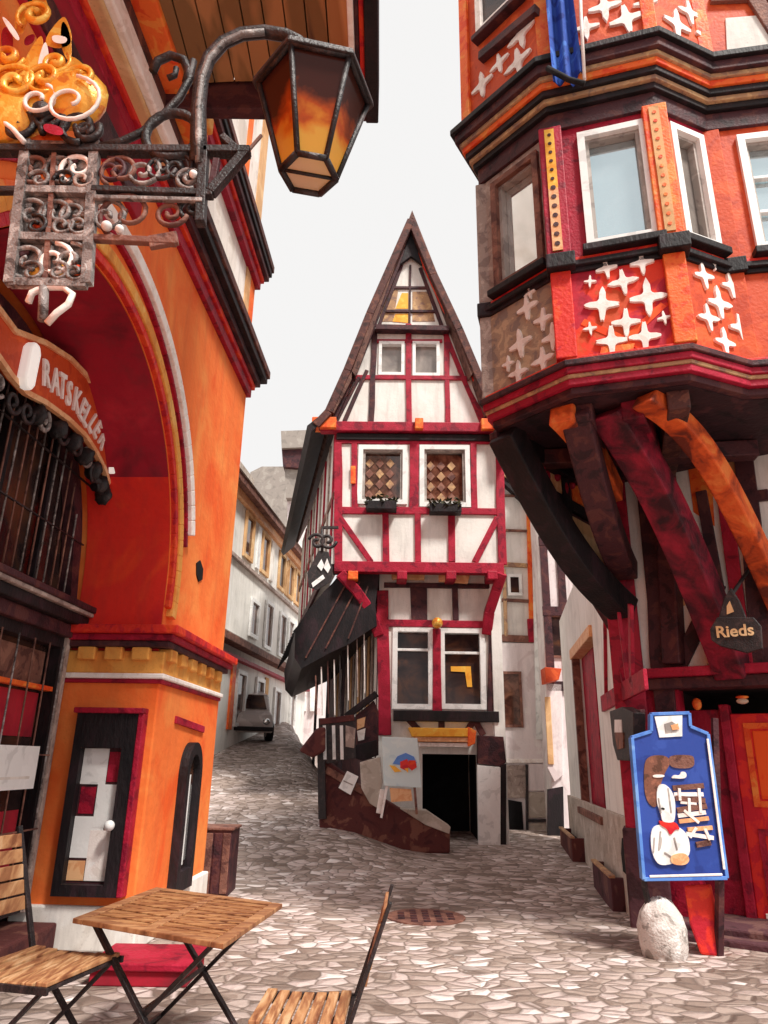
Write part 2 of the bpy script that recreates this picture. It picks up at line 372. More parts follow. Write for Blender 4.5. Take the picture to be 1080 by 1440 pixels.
part('arch_moulding', th, mould2, .008, 'yellow and red inner arch moulding')
# string courses and upper storeys
def corn(b, z, k=1):
    e = UR
    def run(z0, z1, o, m):
        b.prism(F, R4(UL, e+o, z0, z1), -.3, o, m)
    run(z-.02, z+.12, .06, 'crimson_timber'); run(z+.12, z+.2, .1, 'red_timber'); run(z+.2, z+.3, .16, 'dark_timber'); run(z+.3, z+.40, .24*k, 'black_timber'); run(z+.40, z+.52, .27*k, 'umber_timber')
part('cornice', th, lambda b: corn(b, 6.52, 1), .01)
part('cornice', th, lambda b: corn(b, 8.38, .8), .01)
part('upper_wall', th, lambda b: (b.rect(F, UL, UR-.02, 7.0, 8.41, -1.2, -.03, 'cream_plaster'), b.rect(F, UR-.25, UR+.0, 7.03, 8.4, -1.2, -.01, 'orange_plaster'),
                                  b.rect(F, UR-.5, UR-.26, 7.03, 8.4, -.3, -.01, 'tan_plaster')))
part('upper_wall', th, lambda b: (b.rect(F, UL, UR-.02, 8.85, 15, -1.2, -.03, 'cream_plaster'), b.rect(F, UR-.35, UR, 8.88, 15, -1.19, -.01, 'tan_plaster'), b.rect(F, UR-1.1, UR-.9, 8.88, 15, -.2, -.01, 'orange_plaster')))
def bay_shade_band(b):  # crimson and dark sheets painted for the shade under the bay
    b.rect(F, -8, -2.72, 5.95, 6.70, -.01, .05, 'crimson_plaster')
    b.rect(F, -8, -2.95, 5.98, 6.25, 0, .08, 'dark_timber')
part('bay_shade_band', th, bay_shade_band, .01)
part('white_band', th, lambda b: (b.rect(F, -8, -2.62, 6.74, 7.05, 0, .26, 'ivory_paint'), b.rect(F, -8, -2.62, 6.68, 6.74, 0, .2, 'tan_plaster')), .02)
part('orange_band', th, lambda b: (b.rect(F, -8, -2.45, 7.06, 7.22, 0, .46, 'orange_timber'), b.rect(F, -8, -2.45, 7.22, 7.4, 0, .5, 'yellow_plaster')), .02)
# pedestal under the arch jamb
PU = -.92; PR = 1.16
def ped(b):
    b.rect(F, PU, PR, .32, 2.22, HD-.15, .06, 'orange_plaster'); b.rect(F, PR-.02, UR+.003, 0, 2.5, HD-.15, .004, 'orange_plaster')
    b.rect(F, PU-.05, PR+.04, 0, .34, HD-.15, .12, 'cream_plaster')
part('pedestal', th, ped, .015)
def pedc(b):
    b.rect(F, PU-.03, PR+.02, 2.20, 2.24, HD-.15, .09, 'crimson_timber')
    b.rect(F, PU-.05, PR+.04, 2.24, 2.29, HD-.15, .11, 'ivory_paint')
    b.rect(F, PU-.02, PR+.01, 2.29, 2.50, HD-.15, .08, 'yellow_plaster')
    for i in range(6): b.rect(F, PU+.05+.34*i, PU+.23+.34*i, 2.41, 2.53, .0, .13, 'yellow_plaster')
    for i in range(3): b.rect(F, PU-.08, PU, 2.41, 2.53, -.22-.26*i, -.05-.26*i, 'yellow_plaster')
    b.rect(F, PU-.09, PR+.06, 2.53, 2.59, HD-.15, .14, 'dark_timber')
    b.rect(F, PU-.12, PR+.10, 2.59, 2.65, HD-.15, .18, 'crimson_timber')
    b.rect(F, PU-.17, PR+.15, 2.65, 2.73, HD-.15, .23, 'red_timber')
part('pedestal_cornice', th, pedc, .012)
part('plaque', th, lambda b: b.beam(F, (249, 1012), (288, 1026), .07, .058, .085, 'crimson_timber'), .004)
part('vent_hole', th, lambda b: b.poly(F, [(277, 792), (282, 788), (286, 800), (285, 815), (280, 818), (277, 808)], 0, .012, 'black_hole'))
# recessed window wall
H = PL(*(F.W(0, 0, HD).xy), 2.8)
def recess(b):
    b.rect(F, AC-AR, AC+AR+.7, 0, 5.3, HD-.45, HD-.2, 'dark_timber')
part('recess_wall', th, recess)
wf = None
def wframe(b):
    o = [H.uv(x, y) for x, y in [(132, 890), (126, 800), (112, 700), (86, 620), (40, 575), (-20, 545), (-120, 520), (-330, 500)]]
    zb = 2.92
    uR = -.93
    o = [(uR, zb)]+[(AC+1.88*math.cos(math.radians(a)), AZ+1.88*math.sin(math.radians(a))) for a in range(4, 177, 6)]+[(AC-1.88, zb)]
    i = [(uR-.14, zb+.06)]+[(AC+1.72*math.cos(math.radians(a)), AZ+1.72*math.sin(math.radians(a))) for a in range(8, 173, 6)]+[(AC-1.72, zb+.06)]
    cut(b, H, o, [i], -.12, .0, 'dark_timber')
    for k in range(4):
        u = AC-1.1+.75*k; b.rect(H, u-.03, u+.03, zb+.02, AZ+math.sqrt(1.72**2-(u-AC)**2), -.1, -.02, 'black_timber')
wa = part('window', th, wframe, .01, 'arched upper window behind the sign')
part('pane', wa, lambda b: b.prism(H, [(-.95, 2.9)]+[(AC+1.86*math.cos(math.radians(a)), AZ+1.86*math.sin(math.radians(a))) for a in range(4, 177, 6)]+[(AC-1.86, 2.9)], -.16, -.13, 'dark_glass'))
def grille(b):
    r = random.Random(3)
    for k in range(26):
        u = -1.06-.13*k; zt = AZ+math.sqrt(max(0, 1.66**2-(u-AC)**2)) if abs(u-AC) < 1.66 else AZ
        z0 = 2.98; z1 = min(zt, 5.0)
        if z1-z0 < .3: continue
        b.tube([H.W(u, z0, .05), H.W(u, z1, .05)], .009, r.choice(['worn_iron', 'worn_iron', 'brown_timber']), 6)
    for z in (3.5, 4.1, 4.6): b.bar(H.W(AC-1.6, z, .05), H.W(-1.1 if z < 4.3 else -1.7, z, .05), .02, .012, 'iron')
part('grille', wa, grille)
def sill(b):
    b.rect(H, AC-AR, -.885, 2.60, 2.72, -.1, .06, 'dark_timber'); b.rect(H, AC-AR, -.885, 2.72, 2.82, -.1, .13, 'black_timber'); b.rect(H, AC-AR, -.885, 2.82, 2.86, -.1, .17, 'grey_timber'); b.rect(H, AC-AR, -.885, 2.86, 2.92, -.1, .19, 'dark_timber')
part('sill_beam', th, sill, .012)
def shopw(b):
    u1 = -.94
    cut(b, H, R4(AC-AR, u1, .3, 2.62), [R4(u1-1.55, u1-.17, .45, 2.5), R4(u1-3.6, u1-1.7, .45, 2.5)], -.12, .0, 'black_timber')
    b.rect(H, u1-.12, u1-.05, .3, 2.6, 0, .03, 'grey_timber'); b.rect(H, u1-1.55, u1-.17, 2.1, 2.14, -.08, -.01, 'orange_timber')
    pass
sw = part('window', th, shopw, .008, 'lower window with thin iron bars')
def shopp(b):
    u1 = -.94
    b.rect(H, AC-AR, u1-.1, .35, 2.6, -.16, -.13, 'dark_glass')
    for (a, c, z0, z1, m) in ((-.2, -1.5, 2.14, 2.45, 'brown_timber'), (-.2, -1.5, 1.7, 2.08, 'crimson_plaster'), (-.2, -.55, .6, 1.1, 'crimson_plaster'), (-.75, -1.4, .8, 1.65, 'black_hole')):
        b.rect(H, u1+c, u1+a, z0, z1, -.128, -.12, m)
part('pane', sw, shopp)
def shopg(b):
    for k in range(11):
        u = -1.15-.26*k; b.tube([H.W(u, .45, .05), H.W(u+.0, 2.5, .05)], .008, 'brown_timber' if k % 3 else 'worn_iron', 6)
    for z in (.95, 1.55): b.bar(H.W(-1.1, z, .05), H.W(-4, z, .05), .018, .012, 'brown_timber')
part('grille', sw, shopg)
part('doorstep', th, lambda b: b.rect(H, AC-AR, PU-.06, .0, .22, -.2, .3, 'redbrown_stone'), .02)
# the jutting bay above
def bayw():
    y0, y1, zb = .9, 4.8, 6.98
    x0 = F.W(-3, 0, 0).x; x1 = -.17
    def walls(b):
        b.box(((x0+x1)/2, (y0+y1)/2, zb+2.6), (x1-x0-.1, y1-y0-.1, 4.6), 'cream_plaster')
        for k in range(9): b.box((x1-.04, y0+.2+k*.44, zb+2.5), (.1, .09, 4.2), 'crimson_timber')
    part('bay_wall', th, walls)
    def soff(b):
        n = 11; 
        for k in range(n):
            xa = x0+(x1-.18-x0)*k/n; xb = x0+(x1-.18-x0)*(k+1)/n
            def zf(x): t = (x-x0)/(x1-x0); return zb+.04+.16*math.sin(math.pi*min(1, t))
            A = [Vector((xa+.006, y0, zf(xa))), Vector((xb-.006, y0, zf(xb))), Vector((xb-.006, y0, zb+.34)), Vector((xa+.006, y0, zb+.34))]
            b.loft(A, [v+Vector((0, y1-y0-.1, 0)) for v in A], 'soffit_wood')
    part('soffit', th, soff)
    def trim(b):
        for (xa, xb, z0, z1, m) in ((x1-.18, x1-.13, -.06, .2, 'ivory_paint'), (x1-.13, x1-.09, -.03, .2, 'dark_timber'), (x1-.09, x1-.05, -.05, .2, 'red_timber'), (x1-.05, x1+.06, -.1, .36, 'black_timber')):
            b.box(((xa+xb)/2, (y0+y1)/2, zb+(z0+z1)/2), (xb-xa, y1-y0+.1, z1-z0), m)
        b.box(((x0+x1)/2, y1, zb+.1), (x1-x0, .12, .34), 'dark_timber')
    part('bay_trim', th, trim, .01)
bayw()
# display pieces on the building
def spiral(c, r0, r1, turns, ux, uz, n=26, a0=0):
    return [c+ux*(r0+(r1-r0)*i/n)*math.cos(a0+turns*2*math.pi*i/n)+uz*(r0+(r1-r0)*i/n)*math.sin(a0+turns*2*math.pi*i/n) for i in range(n+1)]
Gp = G(PU)
mc = thing('menu_case', 'tall black menu case with white sheets on the orange pedestal', 'display case', Gp.W(-.6, .3, 0))
g0, g1, h0, h1 = -.63, -.06, .42, 1.92
part('case_frame', mc, lambda b: (cut(b, Gp, R4(g0, g1, h0, h1), [R4(g0+.08, g1-.12, h0+.09, h1-.30)], .0, .11, 'black_timber'), b.rect(Gp, g0-.03, g1+.05, h1, h1+.05, 0, .14, 'crimson_timber'), b.rect(Gp, g1, g1+.05, h0, h1, 0, .12, 'crimson_timber')), .008)
def sheets(b):
    b.rect(Gp, g0+.06, g1-.1, h0+.06, h1-.28, .002, .02, 'dark_timber')
    w = g1-g0-.2; x = g0+.08
    for (a, c, z0, z1, m) in ((.0, .62, .72, .995, 'white_paint'), (.64, .97, .74, .97, 'crimson_timber'), (.05, .42, .5, .70, 'crimson_timber'), (.45, 1, .4, .72, 'white_paint'), (.0, .72, .18, .48, 'white_paint'), (.42, 1, .02, .38, 'ivory_paint'), (.0, .4, .02, .16, 'skin_paint'), (.74, 1, .32, .40, 'brown_timber')):
        H_ = h1-h0-.39; b.rect(Gp, x+w*a, x+w*c, h0+.09+H_*z0, h0+.09+H_*z1, .021, .026+random.random()*.004, m)
part('sheet', mc, sheets)
part('knob', mc, lambda b: b.ball(Gp.W(g1-.13, .98, .13), .045, 'white_paint'))
dc = thing('arched_display_case', 'narrow round-topped black case on the street face of the pedestal', 'display case', F.W(.55, .3, .08))
def dcp(s, z0): return [(.2-s, z0), (.2+s, z0)]+[(.2+s*math.cos(math.pi*i/12), 1.38+s*1.2*math.sin(math.pi*i/12)) for i in range(13)]
part('case_frame', dc, lambda b: cut(b, F, dcp(.27, .3), [dcp(.17, .48)], .06, .15, 'black_timber'), .008)
part('sheet', dc, lambda b: (b.prism(F, dcp(.18, .47), .062, .08, 'dark_glass'), b.rect(F, .06, .27, .52, 1.38, .082, .09, 'white_paint'), b.rect(F, .28, .34, .56, 1.28, .082, .088, 'pale_glass')))
tag(part('notice', None, lambda b: (b.rect(H, -2.1, -1.33, 1.28, 1.62, .06, .075, 'white_paint'), b.rect(H, -2.0, -1.43, 1.36, 1.38, .075, .077, 'cream_plaster'))), 'white notice hanging on the barred window below the arch sign', 'notice')
# RATSKELLER sign
rk = thing('arched_tavern_sign', 'curved brown sign reading RATSKELLER hung inside the big arch', 'sign', F.W(-2, 3.3, -.75))
SO = -.62
SP = PL(*(F.W(0, 0, SO).xy), 2.8)
top = [(20, 466), (62, 482), (98, 505), (122, 530), (136, 558), (150, 600), (163, 640), (168, 664)]
bot = [(14, 528), (35, 552), (62, 566), (95, 590), (118, 612), (134, 636), (146, 660), (152, 680)]
ts = [SP.uv(*p) for p in top]; bs = [SP.uv(*p) for p in bot]
ts = [(2*ts[0][0]-ts[1][0]-.2, ts[0][1]+.08)]+ts; bs = [(2*bs[0][0]-bs[1][0]-.2, bs[0][1]+.1)]+bs
part('board', rk, lambda b: b.prism(SP, ts+bs[::-1], -.06, 0, 'orange_panel'), .008)
def sgr(b):
    for L_ in (ts, bs):
        for i in range(len(L_)-1): b.beam(SP, L_[i], L_[i+1], .045, -.02, .025, 'skin_paint', px=False)
part('rim', rk, sgr)
def bp_(L_, t):
    i = min(int(t), len(L_)-2); f = t-i; return Vector((L_[i][0]*(1-f)+L_[i+1][0]*f, L_[i][1]*(1-f)+L_[i+1][1]*f))
def rlet(b):
    word = 'RATSKELLER'
    pos = [(63, 527), (76, 538), (86, 545), (95, 555), (106, 565), (114, 577), (120, 586), (128, 596), (135, 604), (143, 618)]
    for ch, p in zip(word, pos):
        c = SP.uv(*p); best = min(range(60), key=lambda i: (bp_(ts, i/59*(len(ts)-1.01))-Vector(c)).length)
        t = best/59*(len(ts)-1.01); d = (bp_(ts, min(t+.4, len(ts)-1.01))-bp_(ts, max(0, t-.4))).normalized()
        nn = Vector((-d.y, d.x))
        def pl_(x, y, z, c=c, d=d, nn=nn): q = Vector(c)+d*x*.78+nn*y*1.25; return SP.W(q.x, q.y, .012+z)
        letters(b, ch, .25, pl_, 'ivory_paint', .02)
part('lettering', rk, rlet)
for p in ((33, 515), (157, 643)):
    c = SP.uv(*p)
    part('lamp', rk, lambda b: b.prism(SP, [(c[0]+.07*sx, c[1]+.2*sz) for sx, sz in ((-1, -.7), (-.5, -1), (.5, -1), (1, -.7), (1, .7), (.5, 1), (-.5, 1), (-1, .7))], 0, .09, 'lamp_white'), .02)
def scr(b):
    r = random.Random(5)
    for i in range(9):
        q = bp_(bs, .8+i*.8); c = SP.W(q.x, q.y-.14, -.02)
        b.tube(spiral(c, .02, .1, 1.3, SP.u, Vector((0, 0, 1)), a0=r.random()*6), .02, 'iron' if i % 3 else 'worn_iron', 6)
    for i in range(7):
        q = bp_(bs, 3+i*.85); b.ball(SP.W(q.x-.03, q.y-.13, -.02), .09, 'iron', sy=.4, jit=.15)
    q = bp_(bs, 8); b.tube([SP.W(q[0]-.25, q[1]-.05, -.02), SP.W(q[0]+.25, q[1]-.02, -.02)], .035, 'iron')
    b.ball(SP.W(q[0]+.15, q[1]+.2, 0), .05, 'white_paint'); b.ball(SP.W(q[0]+.08, q[1]+.02, .03), .06, 'white_paint')
part('scrollwork', rk, scr)

# ================================================================== LANTERN, BRACKET, GILDED CREST
LY = 2.4
sl = thing('street_lantern', 'six-sided black lantern with amber glass on a curved iron arm', 'street lamp', aty(435, 265, LY))
lc = Vector((-.345, LY, 0)); a0 = math.radians(12)
rb, rt, z0, z1 = .118, .245, 3.90, 4.36
def lv(r, k, z): a = a0+k*math.pi/3; return lc+Vector((r*math.cos(a), r*math.sin(a), z))
zm = z0+(z1-z0)*.36; rm = rb+(rt-rb)*.36; zn = z0+(z1-z0)*.66; rn = rb+(rt-rb)*.66
def cage(b):
    for k in range(6):
        b.tube([lv(rb, k, z0), lv(rt, k, z1)], .013, 'iron', 6)
        b.tube([lv(rb, k, z0), lv(rb, k+1, z0)], .015, 'iron', 6)
        b.tube([lv(rt, k, z1), lv(rt, k+1, z1)], .017, 'iron', 6)
    b.tube([lv(rb, 0, z0), lv(rb, 3, z0)], .009, 'iron', 6)
part('cage', sl, cage)
def graded_pane():  # amber panes grade from yellow at the bottom to brown at the top
    m = bpy.data.materials.new('graded_glass'); m.use_nodes = True; nt = m.node_tree; N = nt.nodes.new; L = nt.links.new
    out = nt.nodes['Material Output']; b = nt.nodes['Principled BSDF']; b.inputs['Roughness'].default_value = .12
    tc = N('ShaderNodeTexCoord'); sx = N('ShaderNodeSeparateXYZ'); L(tc.outputs['Object'], sx.inputs[0])
    nz = N('ShaderNodeTexNoise'); nz.inputs['Scale'].default_value = 9; nz.inputs['Detail'].default_value = 3; L(tc.outputs['Object'], nz.inputs['Vector'])
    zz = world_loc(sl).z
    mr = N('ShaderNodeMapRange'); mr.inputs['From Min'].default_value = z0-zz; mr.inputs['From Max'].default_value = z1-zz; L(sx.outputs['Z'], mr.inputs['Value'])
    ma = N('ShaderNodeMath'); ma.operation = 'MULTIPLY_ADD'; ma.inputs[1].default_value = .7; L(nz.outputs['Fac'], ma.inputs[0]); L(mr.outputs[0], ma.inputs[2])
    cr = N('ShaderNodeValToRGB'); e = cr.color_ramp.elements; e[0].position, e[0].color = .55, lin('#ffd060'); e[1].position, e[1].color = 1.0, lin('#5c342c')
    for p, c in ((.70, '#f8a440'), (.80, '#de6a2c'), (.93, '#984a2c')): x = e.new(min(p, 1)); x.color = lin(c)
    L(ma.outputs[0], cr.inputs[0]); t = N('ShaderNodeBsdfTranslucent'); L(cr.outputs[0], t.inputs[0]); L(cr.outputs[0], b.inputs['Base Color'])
    mx = N('ShaderNodeMixShader'); mx.inputs[0].default_value = .65; L(b.outputs[0], mx.inputs[1]); L(t.outputs[0], mx.inputs[2]); L(mx.outputs[0], out.inputs[0]); M['graded_glass'] = m
graded_pane()
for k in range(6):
    part('pane', sl, lambda b: b.add([lv(rb*.97, k, z0), lv(rb*.97, k+1, z0), lv(rt*.97, k+1, z1), lv(rt*.97, k, z1)], [[0, 1, 2, 3]], 'graded_glass'))
part('bottom_pane', sl, lambda b: b.add([lv(rb*.95, k, z0+.004) for k in range(6)], [list(range(6))], 'milk_glass'))
part('bulb', sl, lambda b: (b.ball(lc+Vector((0, 0, 4.07)), .05, 'milk_glass', sz=1.4), b.tube([lc+Vector((0, 0, 4.12)), lc+Vector((0, 0, 4.45))], .02, 'iron')))
part('hood', sl, lambda b: b.frust(lc, [(rt+.03, z1-.01), (rt+.025, z1+.02), (rt*.72, z1+.10), (.1, z1+.16), (.05, z1+.21)], 6, 'iron', a0), .006)
def arm(b):
    pts = [(279, 228), (279, 190), (279, 150), (283, 112), (294, 82), (314, 60), (340, 48), (372, 45), (402, 50), (420, 58), (430, 74)]
    b.tube([aty(x, y, LY) for x, y in pts], [.04, .036, .034, .033, .032, .03, .03, .03, .03, .028, .024], 'iron', 10)
    b.tube([aty(x, y, LY-.025) for x, y in pts[:8]], .016, 'worn_iron', 6)
part('arm', sl, arm)
ib = thing('wrought_iron_bracket', 'wrought iron bracket with scrolls and a squared grille panel', 'bracket', aty(135, 215, LY))
q = lambda x, y, d=0: aty(x, y, LY+d)
def bars(b):
    b.bar(q(-330, 210), q(352, 214), .05, .035, 'iron'); b.bar(q(130, 268), q(300, 274), .04, .03, 'iron'); b.bar(q(132, 278, -.02), q(285, 282, -.02), .02, .02, 'worn_iron')
    b.bar(q(120, 335), q(248, 341), .03, .03, 'brown_timber'); b.bar(q(348, 212), q(296, 272), .045, .04, 'iron'); b.bar(q(345, 222), q(312, 192), .03, .03, 'iron')
    b.bar(q(368, 190), q(335, 228), .014, .014, 'grey_timber'); b.bar(q(287, 210), q(282, 315), .05, .04, 'iron'); b.bar(q(305, 225), q(298, 262), .03, .03, 'dark_timber')
    b.bar(q(250, 335), q(210, 342), .025, .06, 'brown_timber'); b.bar(q(-330, 272), q(30, 268), .03, .03, 'iron')
part('crossbar', ib, bars, .004)
def scrolls(b):
    b.tube([q(*p) for p in ((140, 207), (170, 200), (200, 186), (228, 164), (252, 138), (266, 112), (272, 86))], [.018]*7, 'iron')
    b.tube([q(*p) for p in ((215, 100), (222, 86), (240, 78), (258, 84), (266, 100), (262, 116))], .02, 'iron')
    b.tube([q(*p) for p in ((236, 110), (246, 106), (248, 96))], .014, 'iron')
    c = q(242, 190); b.tube([c+Vector((.115*math.cos(a*.314), 0, .125*math.sin(a*.314))) for a in range(20)], .021, 'iron', closed=True)
    X, Z = Vector((1, 0, 0)), Vector((0, 0, 1))
    for (x, y, r, a, m) in ((248, 236, .09, 0, 'iron'), (266, 250, .06, 2, 'worn_iron'), (225, 235, .07, 3, 'iron'), (170, 240, .09, 1, 'brown_timber'), (200, 242, .08, 4, 'worn_iron'),
                            (150, 305, .1, 0, 'worn_iron'), (180, 300, .14, 2, 'brown_timber'), (155, 240, .07, 5, 'dark_timber'), (272, 292, .06, 1, 'iron'), (240, 300, .07, 3, 'brown_timber')):
        b.tube(spiral(q(x, y), .012, r, 1.5, X, Z, a0=a), .011, m, 6)
    for (x, y, r) in ((168, 322, .018), (150, 318, .022), (272, 245, .018)): b.ball(q(x, y, -.02), r, 'white_paint')
part('scroll', ib, scrolls)
def panel(b):
    L_, R_ = lambda y: 38-(y-205)*.12, lambda y: 134-(y-205)*.06
    for y in (205, 268, 334, 398): b.bar(q(L_(y), y), q(R_(y), y+2), .03, .035, 'worn_iron')
    b.bar(q(L_(200), 200), q(L_(400), 400), .04, .04, 'worn_iron'); b.bar(q(R_(200), 200), q(R_(400), 400), .035, .04, 'worn_iron')
    b.bar(q(78, 205), q(64, 398), .02, .02, 'brown_timber')
    X, Z = Vector((1, 0, 0)), Vector((0, 0, 1)); r = random.Random(9)
    for y in (236, 300, 366):
        for x in (52, 88, 112):
            x -= (y-205)*.08
            b.tube(spiral(q(x, y), .015, .085, 1.4, X, Z, a0=r.random()*6), .011, r.choice(['worn_iron', 'grey_timber', 'brown_timber', 'ivory_paint']), 6)
            b.tube(spiral(q(x+6, y+16, -.01), .01, .05, 1.2, X, Z, a0=r.random()*6), .009, r.choice(['worn_iron', 'grey_timber', 'iron']), 6)
            b.ball(q(x+10, y+14, .01), .026, r.choice(['orange_timber', 'brown_timber', 'worn_iron', 'gold']), sy=.4)
            b.ball(q(x-8, y-12, .01), .03, r.choice(['dark_timber', 'brown_timber', 'worn_iron']), sy=.4, jit=.2)
    b.tube([q(*p) for p in ((40, 425), (45, 412), (62, 404), (90, 404), (102, 414), (96, 428), (80, 440), (66, 455))], .014, 'ivory_paint', 6)
    b.tube([q(62, 405), q(60, 450)], .02, 'worn_iron')
part('grille_panel', ib, panel)
def backp(b):
    b.loft([q(42, 208, .02), q(132, 208, .02), q(122, 396, .02), q(20, 396, .02)], [q(42, 208, .035), q(132, 208, .035), q(122, 396, .035), q(20, 396, .035)], 'worn_iron')
part('back_plate', ib, backp)
gc = thing('gilded_crest', 'gilded crest of leaves and a curl standing on the iron bracket', 'ornament', aty(80, 205, LY))
def leafs(b, L_, m, d=0):
    for pts in L_:
        pts = soft(pts, 2)
        A = [q(x, y, d-.02) for x, y in pts]; B = [q(x, y, d+.03) for x, y in pts]; b.loft(A, B, m)
def crown(b):
    leafs(b, [[(28, 95), (55, 48), (62, 55), (58, 92), (40, 108)], [(58, 60), (88, 20), (96, 30), (104, 62), (80, 70)], [(86, 25), (98, 40), (102, 75), (96, 90), (84, 62)],
              [(98, 76), (118, 90), (134, 112), (132, 122), (112, 110), (96, 96)], [(-5, 60), (12, 95), (30, 100), (20, 125), (0, 130)], [(20, 20), (34, 0), (42, 16), (34, 48), (22, 50)], [(40, -10), (60, -14), (72, 20), (58, 32)]], 'gold')
    leafs(b, [[(60, 62), (66, 58), (70, 88), (50, 100)], [(72, 48), (96, 52), (92, 62), (74, 60)], [(0, 22), (10, 26), (30, 55), (22, 58)], [(100, 95), (130, 116), (128, 120), (104, 106)]], 'ivory_paint', -.04)
    leafs(b, [[(34, 52), (50, 46), (48, 60), (34, 66)], [(0, 40), (16, 36), (20, 70), (4, 84)], [(60, 88), (96, 84), (88, 100), (70, 98)]], 'crimson_timber', .03)
part('leafwork', gc, crown, .006)
def curl(b):
    X, Z = Vector((1, 0, 0)), Vector((0, 0, 1))
    b.ball(q(100, 140), .165, 'gold', sy=.45); b.tube(spiral(q(98, 142, -.08), .02, .145, 1.4, X, Z, a0=-1), .009, 'ivory_paint', 6)
    b.ball(q(40, 150, .02), .2, 'gold', sy=.35, sz=1.1); b.ball(q(8, 160), .17, 'gold', sy=.4)
    b.tube(spiral(q(52, 140, -.06), .02, .09, 1.2, X, Z), .01, 'ivory_paint', 6)
    for (x, y, rr, a, dd) in ((20, 115, .11, 0, -.06), (62, 108, .09, 2, -.06), (112, 108, .08, 1, -.05), (10, 80, .08, 3, -.05), (50, 20, .09, 1, -.04), (78, 88, .07, 4, -.05)): b.tube(spiral(q(x, y, dd), .01, rr, 1.5, X, Z, a0=a), [.022-.0005*i for i in range(27)], 'gold', 7)
    b.tube([q(*p, -.04) for p in ((0, 168), (18, 182), (34, 200))], .012, 'ivory_paint')
part('curl', gc, curl)
def foot(b):
    X, Z = Vector((1, 0, 0)), Vector((0, 0, 1))
    b.loft([q(44, 168, .0), q(92, 172, .0), q(92, 204, .0), q(44, 204, .0)], [q(44, 168, .05), q(92, 172, .05), q(92, 204, .05), q(44, 204, .05)], 'orange_timber')
    for (x, y, r, a) in ((64, 164, .09, 0), (80, 176, .07, 2), (112, 178, .09, 3), (122, 184, .06, 5), (24, 178, .1, 1)): b.tube(spiral(q(x, y, -.03), .01, r, 1.3, X, Z, a0=a), .016, 'iron', 6)
    b.ball(q(60, 158, -.03), .045, 'iron')
    leafs(b, [[(60, 172), (88, 178), (90, 192), (62, 186)]], 'crimson_timber', -.05)
part('foot', gc, foot)

# ================================================================== CENTRAL GABLED HOUSE
C = PL(0, 14, 91, n=(0, -1, 0)); BD = Vector((math.sin(math.radians(-10.6)), math.cos(math.radians(-10.6)), 0))
ch = thing('gabled_house', 'narrow half-timbered house with a steep gable and crimson beams', 'house', C.W(.7, .1))
EZ = 8.33; UA, ZA = .55, 13.95; UE0, UE1 = -1.05, 2.38
def cw(x0, x1, y0, y1): return wpx(C, x0, x1, y0, y1)
aw = [cw(532, 569, 481, 528), cw(580, 618, 481, 529)]
mw = [cw(502, 573, 627, 709), cw(590, 660, 627, 713)]
gable = [(UE0-.25, EZ), (UE1+.1, EZ), (UA+.12, ZA-.55), (UA-.12, ZA-.55)]
part('wall', ch, lambda b: cut(b, C, gable, [R4(a[0], a[1], a[2], a[3]) for a in aw], -.25, 0, 'white_plaster'), label='upper gable wall')
part('wall', ch, lambda b: cut(b, C, R4(UE0, UE1, 5.3, EZ), [R4(*w) for w in mw], -.25, -.001, 'white_plaster'), label='jettied second storey wall')
lw = [wpx(C, 551, 609, 882, 997, -.35), wpx(C, 619, 681, 884, 997, -.35)]
C1 = PL(0, 14.35, 91, n=(0, -1, 0))
lw = [wpx(C1, 551, 609, 882, 997), wpx(C1, 619, 681, 884, 997)]
u0, u1 = C1.uv(532, 900)[0], C1.uv(704, 900)[0]
zd = C1.uv(600, 1060)[1]; dl, dr = C1.uv(594, 1100)[0], C1.uv(672, 1100)[0]
part('wall', ch, lambda b: cut(b, C1, [(u0, 0), (dl, 0), (dl, zd), (dr, zd), (dr, 0), (u1, 0), (u1, 5.3), (u0, 5.3)], [R4(*w) for w in lw], -.25, 0, 'white_plaster'), label='lower wall with the cellar doorway')
# side wall, far walls
def side(b):
    for (za, zb, ua, m, o) in ((5.3, EZ+.1, UE0, 'white_plaster', 0), (0, 5.3, u0, 'dark_timber', .35)):  # lower side wall coloured dark for the deep shade under the jetty
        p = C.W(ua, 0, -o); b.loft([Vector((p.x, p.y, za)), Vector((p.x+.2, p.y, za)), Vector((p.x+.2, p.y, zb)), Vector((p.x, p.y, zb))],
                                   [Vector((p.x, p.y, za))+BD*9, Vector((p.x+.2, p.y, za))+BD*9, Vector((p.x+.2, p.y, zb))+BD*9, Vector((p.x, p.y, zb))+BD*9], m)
    p = C.W(UE1, 0, -.25); b.loft([p+Vector((-.2, 0, 0)), p, p+Vector((0, 0, EZ)), p+Vector((-.2, 0, EZ))], [x+BD*9 for x in (p+Vector((-.2, 0, 0)), p, p+Vector((0, 0, EZ)), p+Vector((-.2, 0, EZ)))], 'white_plaster')
    b.rect(C, UE0, UE1, 5.22, 5.32, -.6, -.02, 'dark_timber')
part('side_wall', ch, side)
Sd = PL(*(C.W(UE0, 0, 0).xy), -10.6, n=(-1, 0, 0))
def sidet(b):
    for k in range(9): b.rect(Sd, .05+k*.9, .22+k*.9, 5.4, EZ, 0, .035, 'grey_timber' if k % 2 else 'crimson_timber')
    b.rect(Sd, 0, 9, 6.7, 6.85, 0, .03, 'brown_timber'); b.rect(Sd, 0, 9, 5.25, 5.45, 0, .06, 'dark_timber')
part('side_timber', ch, sidet)
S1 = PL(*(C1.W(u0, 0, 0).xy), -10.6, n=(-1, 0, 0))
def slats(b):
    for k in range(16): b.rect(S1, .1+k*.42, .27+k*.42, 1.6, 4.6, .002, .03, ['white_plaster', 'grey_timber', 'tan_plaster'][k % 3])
part('side_boards', ch, slats)
